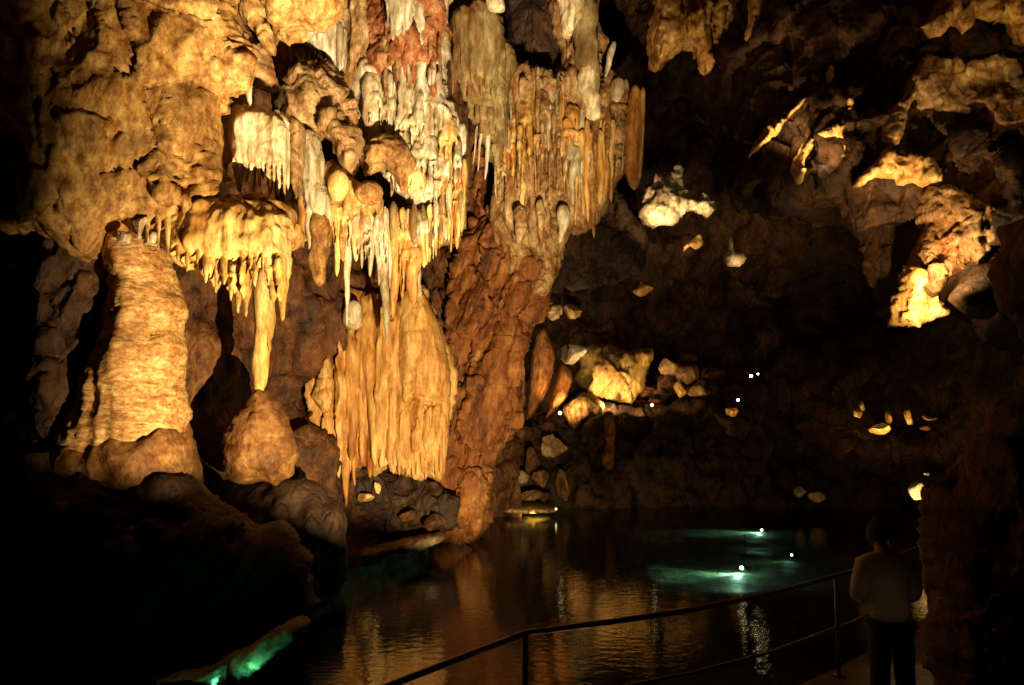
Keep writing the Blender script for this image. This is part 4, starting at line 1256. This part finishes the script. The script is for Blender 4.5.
# =================================================================== LAMPS
# the floodlight below the walkway edge that lights the left and central formations; an unseen curved plate is added to cut its beam above the water
LP = np.array([0.9, 7.45, .36])
fl = thing('floodlight', 'unseen floodlight below the walkway edge with added beam cutters', 'floodlight', LP - np.array([0, 0, .3]))
cut = [(40, 448, 13.6), (130, 452, 14), (195, 462, 14), (260, 489, 16), (320, 505, 19), (380, 515, 20), (440, 530, 22), (500, 545, 24), (560, 545, 28), (680, 545, 33)]
up, lo_ = [], []
for (x, y, Y) in cut:
    d = P(x, y, Y) - LP
    d = d / np.linalg.norm(d[:2]) * .35
    up.append(LP + d)
    lo_.append(LP + d * np.array([1, 1, 0]) - np.array([0, 0, .3]))
# wrap the shield on to both sides
a0, a1 = up[0] + np.array([-.1, -.35, .02]), up[-1] + np.array([.35, -.05, 0])
up = [a0] + up + [a1]
lo_ = [a0 * np.array([1, 1, 0]) + np.array([0, 0, .06])] + lo_ + [a1 * np.array([1, 1, 0]) + np.array([0, 0, .06])]
V = []
for th_ in (1.0, 1.03):
    for a, b in zip(up, lo_):
        for q in (a, b):
            V.append(LP + (q - LP) * np.array([th_, th_, 1]))
V = np.array(V)
m_ = len(up)
Q = []
for i in range(m_ - 1):
    a, b, c_, d_ = 2 * i, 2 * i + 1, 2 * i + 3, 2 * i + 2
    o_ = 2 * m_
    Q += [(a, b, c_, d_), (a + o_, d_ + o_, c_ + o_, b + o_), (a, d_, d_ + o_, a + o_), (b, b + o_, c_ + o_, c_)]
link_mesh('added_shield', V, np.array(Q), M['black'], fl, smooth=False)
V, Q = tube_mesh([LP + np.array([.04, -.10, -.06]), LP + np.array([.1, -.25, -.14])], .09, 16)
link_mesh('housing', V, Q, M['black'], fl)
for (x, x1_, y0, y1, Y, r) in [(84, 110, -300, 500, 13, .10), (700, 560, -400, 545, 26, .2)]:      # unseen side plates added to narrow the beam
    q = []
    for xx, yy in ((x, y0), (x1_, y1)):
        d = P(xx, yy, Y) - LP
        d = d / np.linalg.norm(d[:2]) * r
        q.append(d)
    out_ = np.cross(q[0] - q[1], q[0])
    out_ = out_ / np.linalg.norm(out_) * (1 if out_[0] * (1 if x > 300 else -1) > 0 else -1)
    V = []
    for e in (0, .004):
        for k_ in range(5):
            g = q[0] * (1 - k_ / 4) + q[1] * k_ / 4
            g = g / np.linalg.norm(g[:2]) * r
            V += [LP + g + e * g / r, LP + g + out_ * r * 1.2 + e * g / r]
    V = np.array(V)
    Q = []
    for k_ in range(4):
        a_ = 2 * k_
        Q += [(a_, a_ + 1, a_ + 3, a_ + 2), (a_ + 10, a_ + 12, a_ + 13, a_ + 11), (a_, a_ + 2, a_ + 12, a_ + 10), (a_ + 1, a_ + 11, a_ + 13, a_ + 3)]
    link_mesh('added_flap', V, np.array(Q), M['black'], fl, smooth=False)
spot(LP, P(330, 190, 19), 14500, 96, .45, (1.0, .74, .37), .012, 'flood_fill_light')
# fill spot without a fixture, added to balance the brightness of the centre
spot(np.array([1.7, 7.85, .40]), P(430, 80, 20), 12500, 38, .9, (1.0, .83, .53), .03, 'flood_fill_light')

spot(np.array([1.3, 7.7, .40]), P(268, 12, 14.2), 16000, 18, 1.0, (1.0, .83, .53), .03, 'flood_fill_light')  # narrow fill spot without a fixture, added to brighten the top block

# far chamber lamps
lamp(560, 413, 33.2, .07, 'glowing spotlight at the left end of the yellow green ledge', 'lens_dim')
lamp(652, 405, 32.2, .06, 'glowing spotlight on the bank right of the large pale rock', 'lens_dim')
lamp(738, 400, 32.0, .05, 'glowing spotlight above the little golden rock on the bank')
lamp(751, 376, 32.4, .06, 'higher glowing spotlight with a dim twin over the dark bank')
lamp(758, 374, 32.4, .035, 'dim small twin spotlight just right of the higher one')
lamp(556, 509, 28.6, .035, 'tiny spotlight at the right end of the flat lit shelf', 'lens_dim')
def uplight(px, py, Y, tx, ty, tY, power, size=120, col=WARM, r=.04):
    return spot(P(px, py, Y), P(tx, ty, tY), power, size, .6, col, r, 'uplight')


uplight(568, 416, 32.4, 585, 350, 36, 160)
uplight(610, 409, 32.9, 612, 360, 36, 330)
uplight(640, 412, 32.6, 640, 350, 36, 110)
uplight(562, 410, 26.0, 548, 360, 27.5, 160, 80, GOLD)
uplight(682, 404, 32.6, 684, 370, 35, 60, 110, GOLD)
uplight(733, 418, 31.8, 731, 408, 33, 34, 110, GOLD)
uplight(536, 520, 28.6, 540, 460, 31.5, 220, 90, GOLD)
uplight(530, 516, 28.4, 528, 506, 29.5, 16, 140, (1, .85, .4))
uplight(564, 326, 33.6, 564, 306, 35.5, 80)
uplight(646, 300, 33.4, 643, 285, 35, 14, 100, GOLD)
uplight(657, 231, 31.2, 664, 195, 33, 300)
uplight(702, 226, 31.4, 700, 205, 33, 90)
uplight(692, 256, 31.8, 692, 240, 33, 40)
uplight(744, 272, 31.2, 736, 255, 32.5, 40)
# right wall
uplight(937, 297, 18.0, 955, 225, 19.0, 460, 110)
uplight(915, 318, 17.8, 906, 290, 19.0, 520, 100)
uplight(880, 294, 23.6, 880, 280, 24.6, 12)
uplight(778, 172, 20.4, 788, 115, 21.3, 330, 62)
uplight(815, 190, 19.8, 822, 130, 20.6, 260, 60)
uplight(892, 205, 19.0, 892, 160, 19.9, 110, 80)
uplight(690, 112, 17.4, 690, 20, 19.0, 150, 100)
uplight(985, 205, 17.6, 975, 90, 19.0, 34, 110, GOLD)
uplight(975, 70, 17.6, 980, 0, 18.8, 55, 110, GOLD)
for (x, y, Y, p) in [(858, 423, 29.9, 24), (879, 440, 29.8, 40), (893, 430, 29.8, 22), (910, 431, 29.7, 30), (931, 430, 29.7, 12), (917, 506, 21.4, 100)]:
    uplight(x, y, Y, x, y - 20, Y + 1.2, p, 120, GOLD if y < 480 else WARM)
spot(P(922, 560, 8.4), P(965, 580, 7.4), 9, 90, .9, WARM, .06, 'walkway_and_rock_light')  # spot added to lift the dark foreground rock
# light on the walkway behind the person, then fill spots added for the bank and the shirt
spot(np.array([4.3, 9.3, 1.9]), np.array([4.25, 8.8,   .6]), 16, 70, .8, WARM, .05, 'walkway_and_rock_light')
uplight(600, 509, 29.3, 610, 450, 33, 70, 120, GOLD)  # fill without a fixture, added as ambient light on the dark bank
uplight(690, 511, 29.3, 690, 440, 33, 40, 130, GOLD)  # same added fill for the right part of the bank
uplight(900, 470, 28.5, 890, 440, 31, 10, 130, GOLD)
uplight(810, 508, 28.0, 808, 496, 29, 6, 120, GOLD)
spot(np.array([2.2, 3.0, 3.6]), np.array([3.0, 7.2, 1.42]), 17, 17, .95, WARM, .1, 'shirt_fill')  # fill spot added in mid-air to brighten the shirt
# underwater lamps
for (x, y, r, lab, p) in [(742, 568, .055, 'brightest greenish lamp sunk in the lake', 520), (762, 530, .05, 'underwater lamp farthest out with a pale beam to the left', 420),
                          (792, 555, .035, 'faint small underwater lamp at the right', 15)]:
    c = Pz(x, y, -.06)
    root = thing('underwater_lamp', lab, 'lamp', c - np.array([0, 0, .2]), 'lamps sunk in the lake')
    V, Q = boulder_mesh(c, (r, r, r * .8), 4, 20, 0, 0)
    link_mesh('lens', V, Q, M['lens_green'], root)
    V, Q = tube_mesh([c + np.array([.3 * r, 0, 0]), c + np.array([3.2 * r, 0, -.02])], r * .9, 12)
    link_mesh('housing', V, Q, M['black'], root)
    spot(c + np.array([-.1, 0, 0]), c + np.array([-1.5, .1, -.2]), p, 85, .9, (.5, 1.0, .68), .03, 'underwater_light')
    point(x, y, c[1], p * .12, (.6, 1, .75)).location = Vector(c + np.array([-.10, .02, -.05]))
for (x, y, Y) in [(178, 690, 10.75), (215, 680, 10.8), (255, 662, 10.9)]:
    point(x, y, Y, 4.5, (.12, 1.0, .42), .03, name='underwater_light')

# =================================================================== WORLD, CAMERA, RENDER
w = bpy.data.worlds.new('World')
sc.world = w
w.use_nodes = True
w.node_tree.nodes['Background'].inputs[0].default_value = (.9, .55, .25, 1)
w.node_tree.nodes['Background'].inputs[1].default_value = .0
cam = bpy.data.cameras.new('camera')
cam.lens = 36.0 * F / 1024.0
cam.sensor_width = 36
cam.clip_end = 300
co = bpy.data.objects.new('camera', cam)
COL.objects.link(co)
co.location = EYE
co.rotation_euler = (math.pi / 2 + TH, 0, 0)
sc.camera = co
sc.view_settings.view_transform = 'Standard'
sc.view_settings.look = 'None'
sc.view_settings.exposure = 0
sc.view_settings.gamma = 1
sc.render.engine = 'CYCLES'
cy = sc.cycles
cy.use_denoising = True
cy.max_bounces = 5
cy.diffuse_bounces = 3
cy.glossy_bounces = 3
cy.transparent_max_bounces = 8
cy.caustics_reflective = False
cy.caustics_refractive = False
cy.sample_clamp_indirect = 3
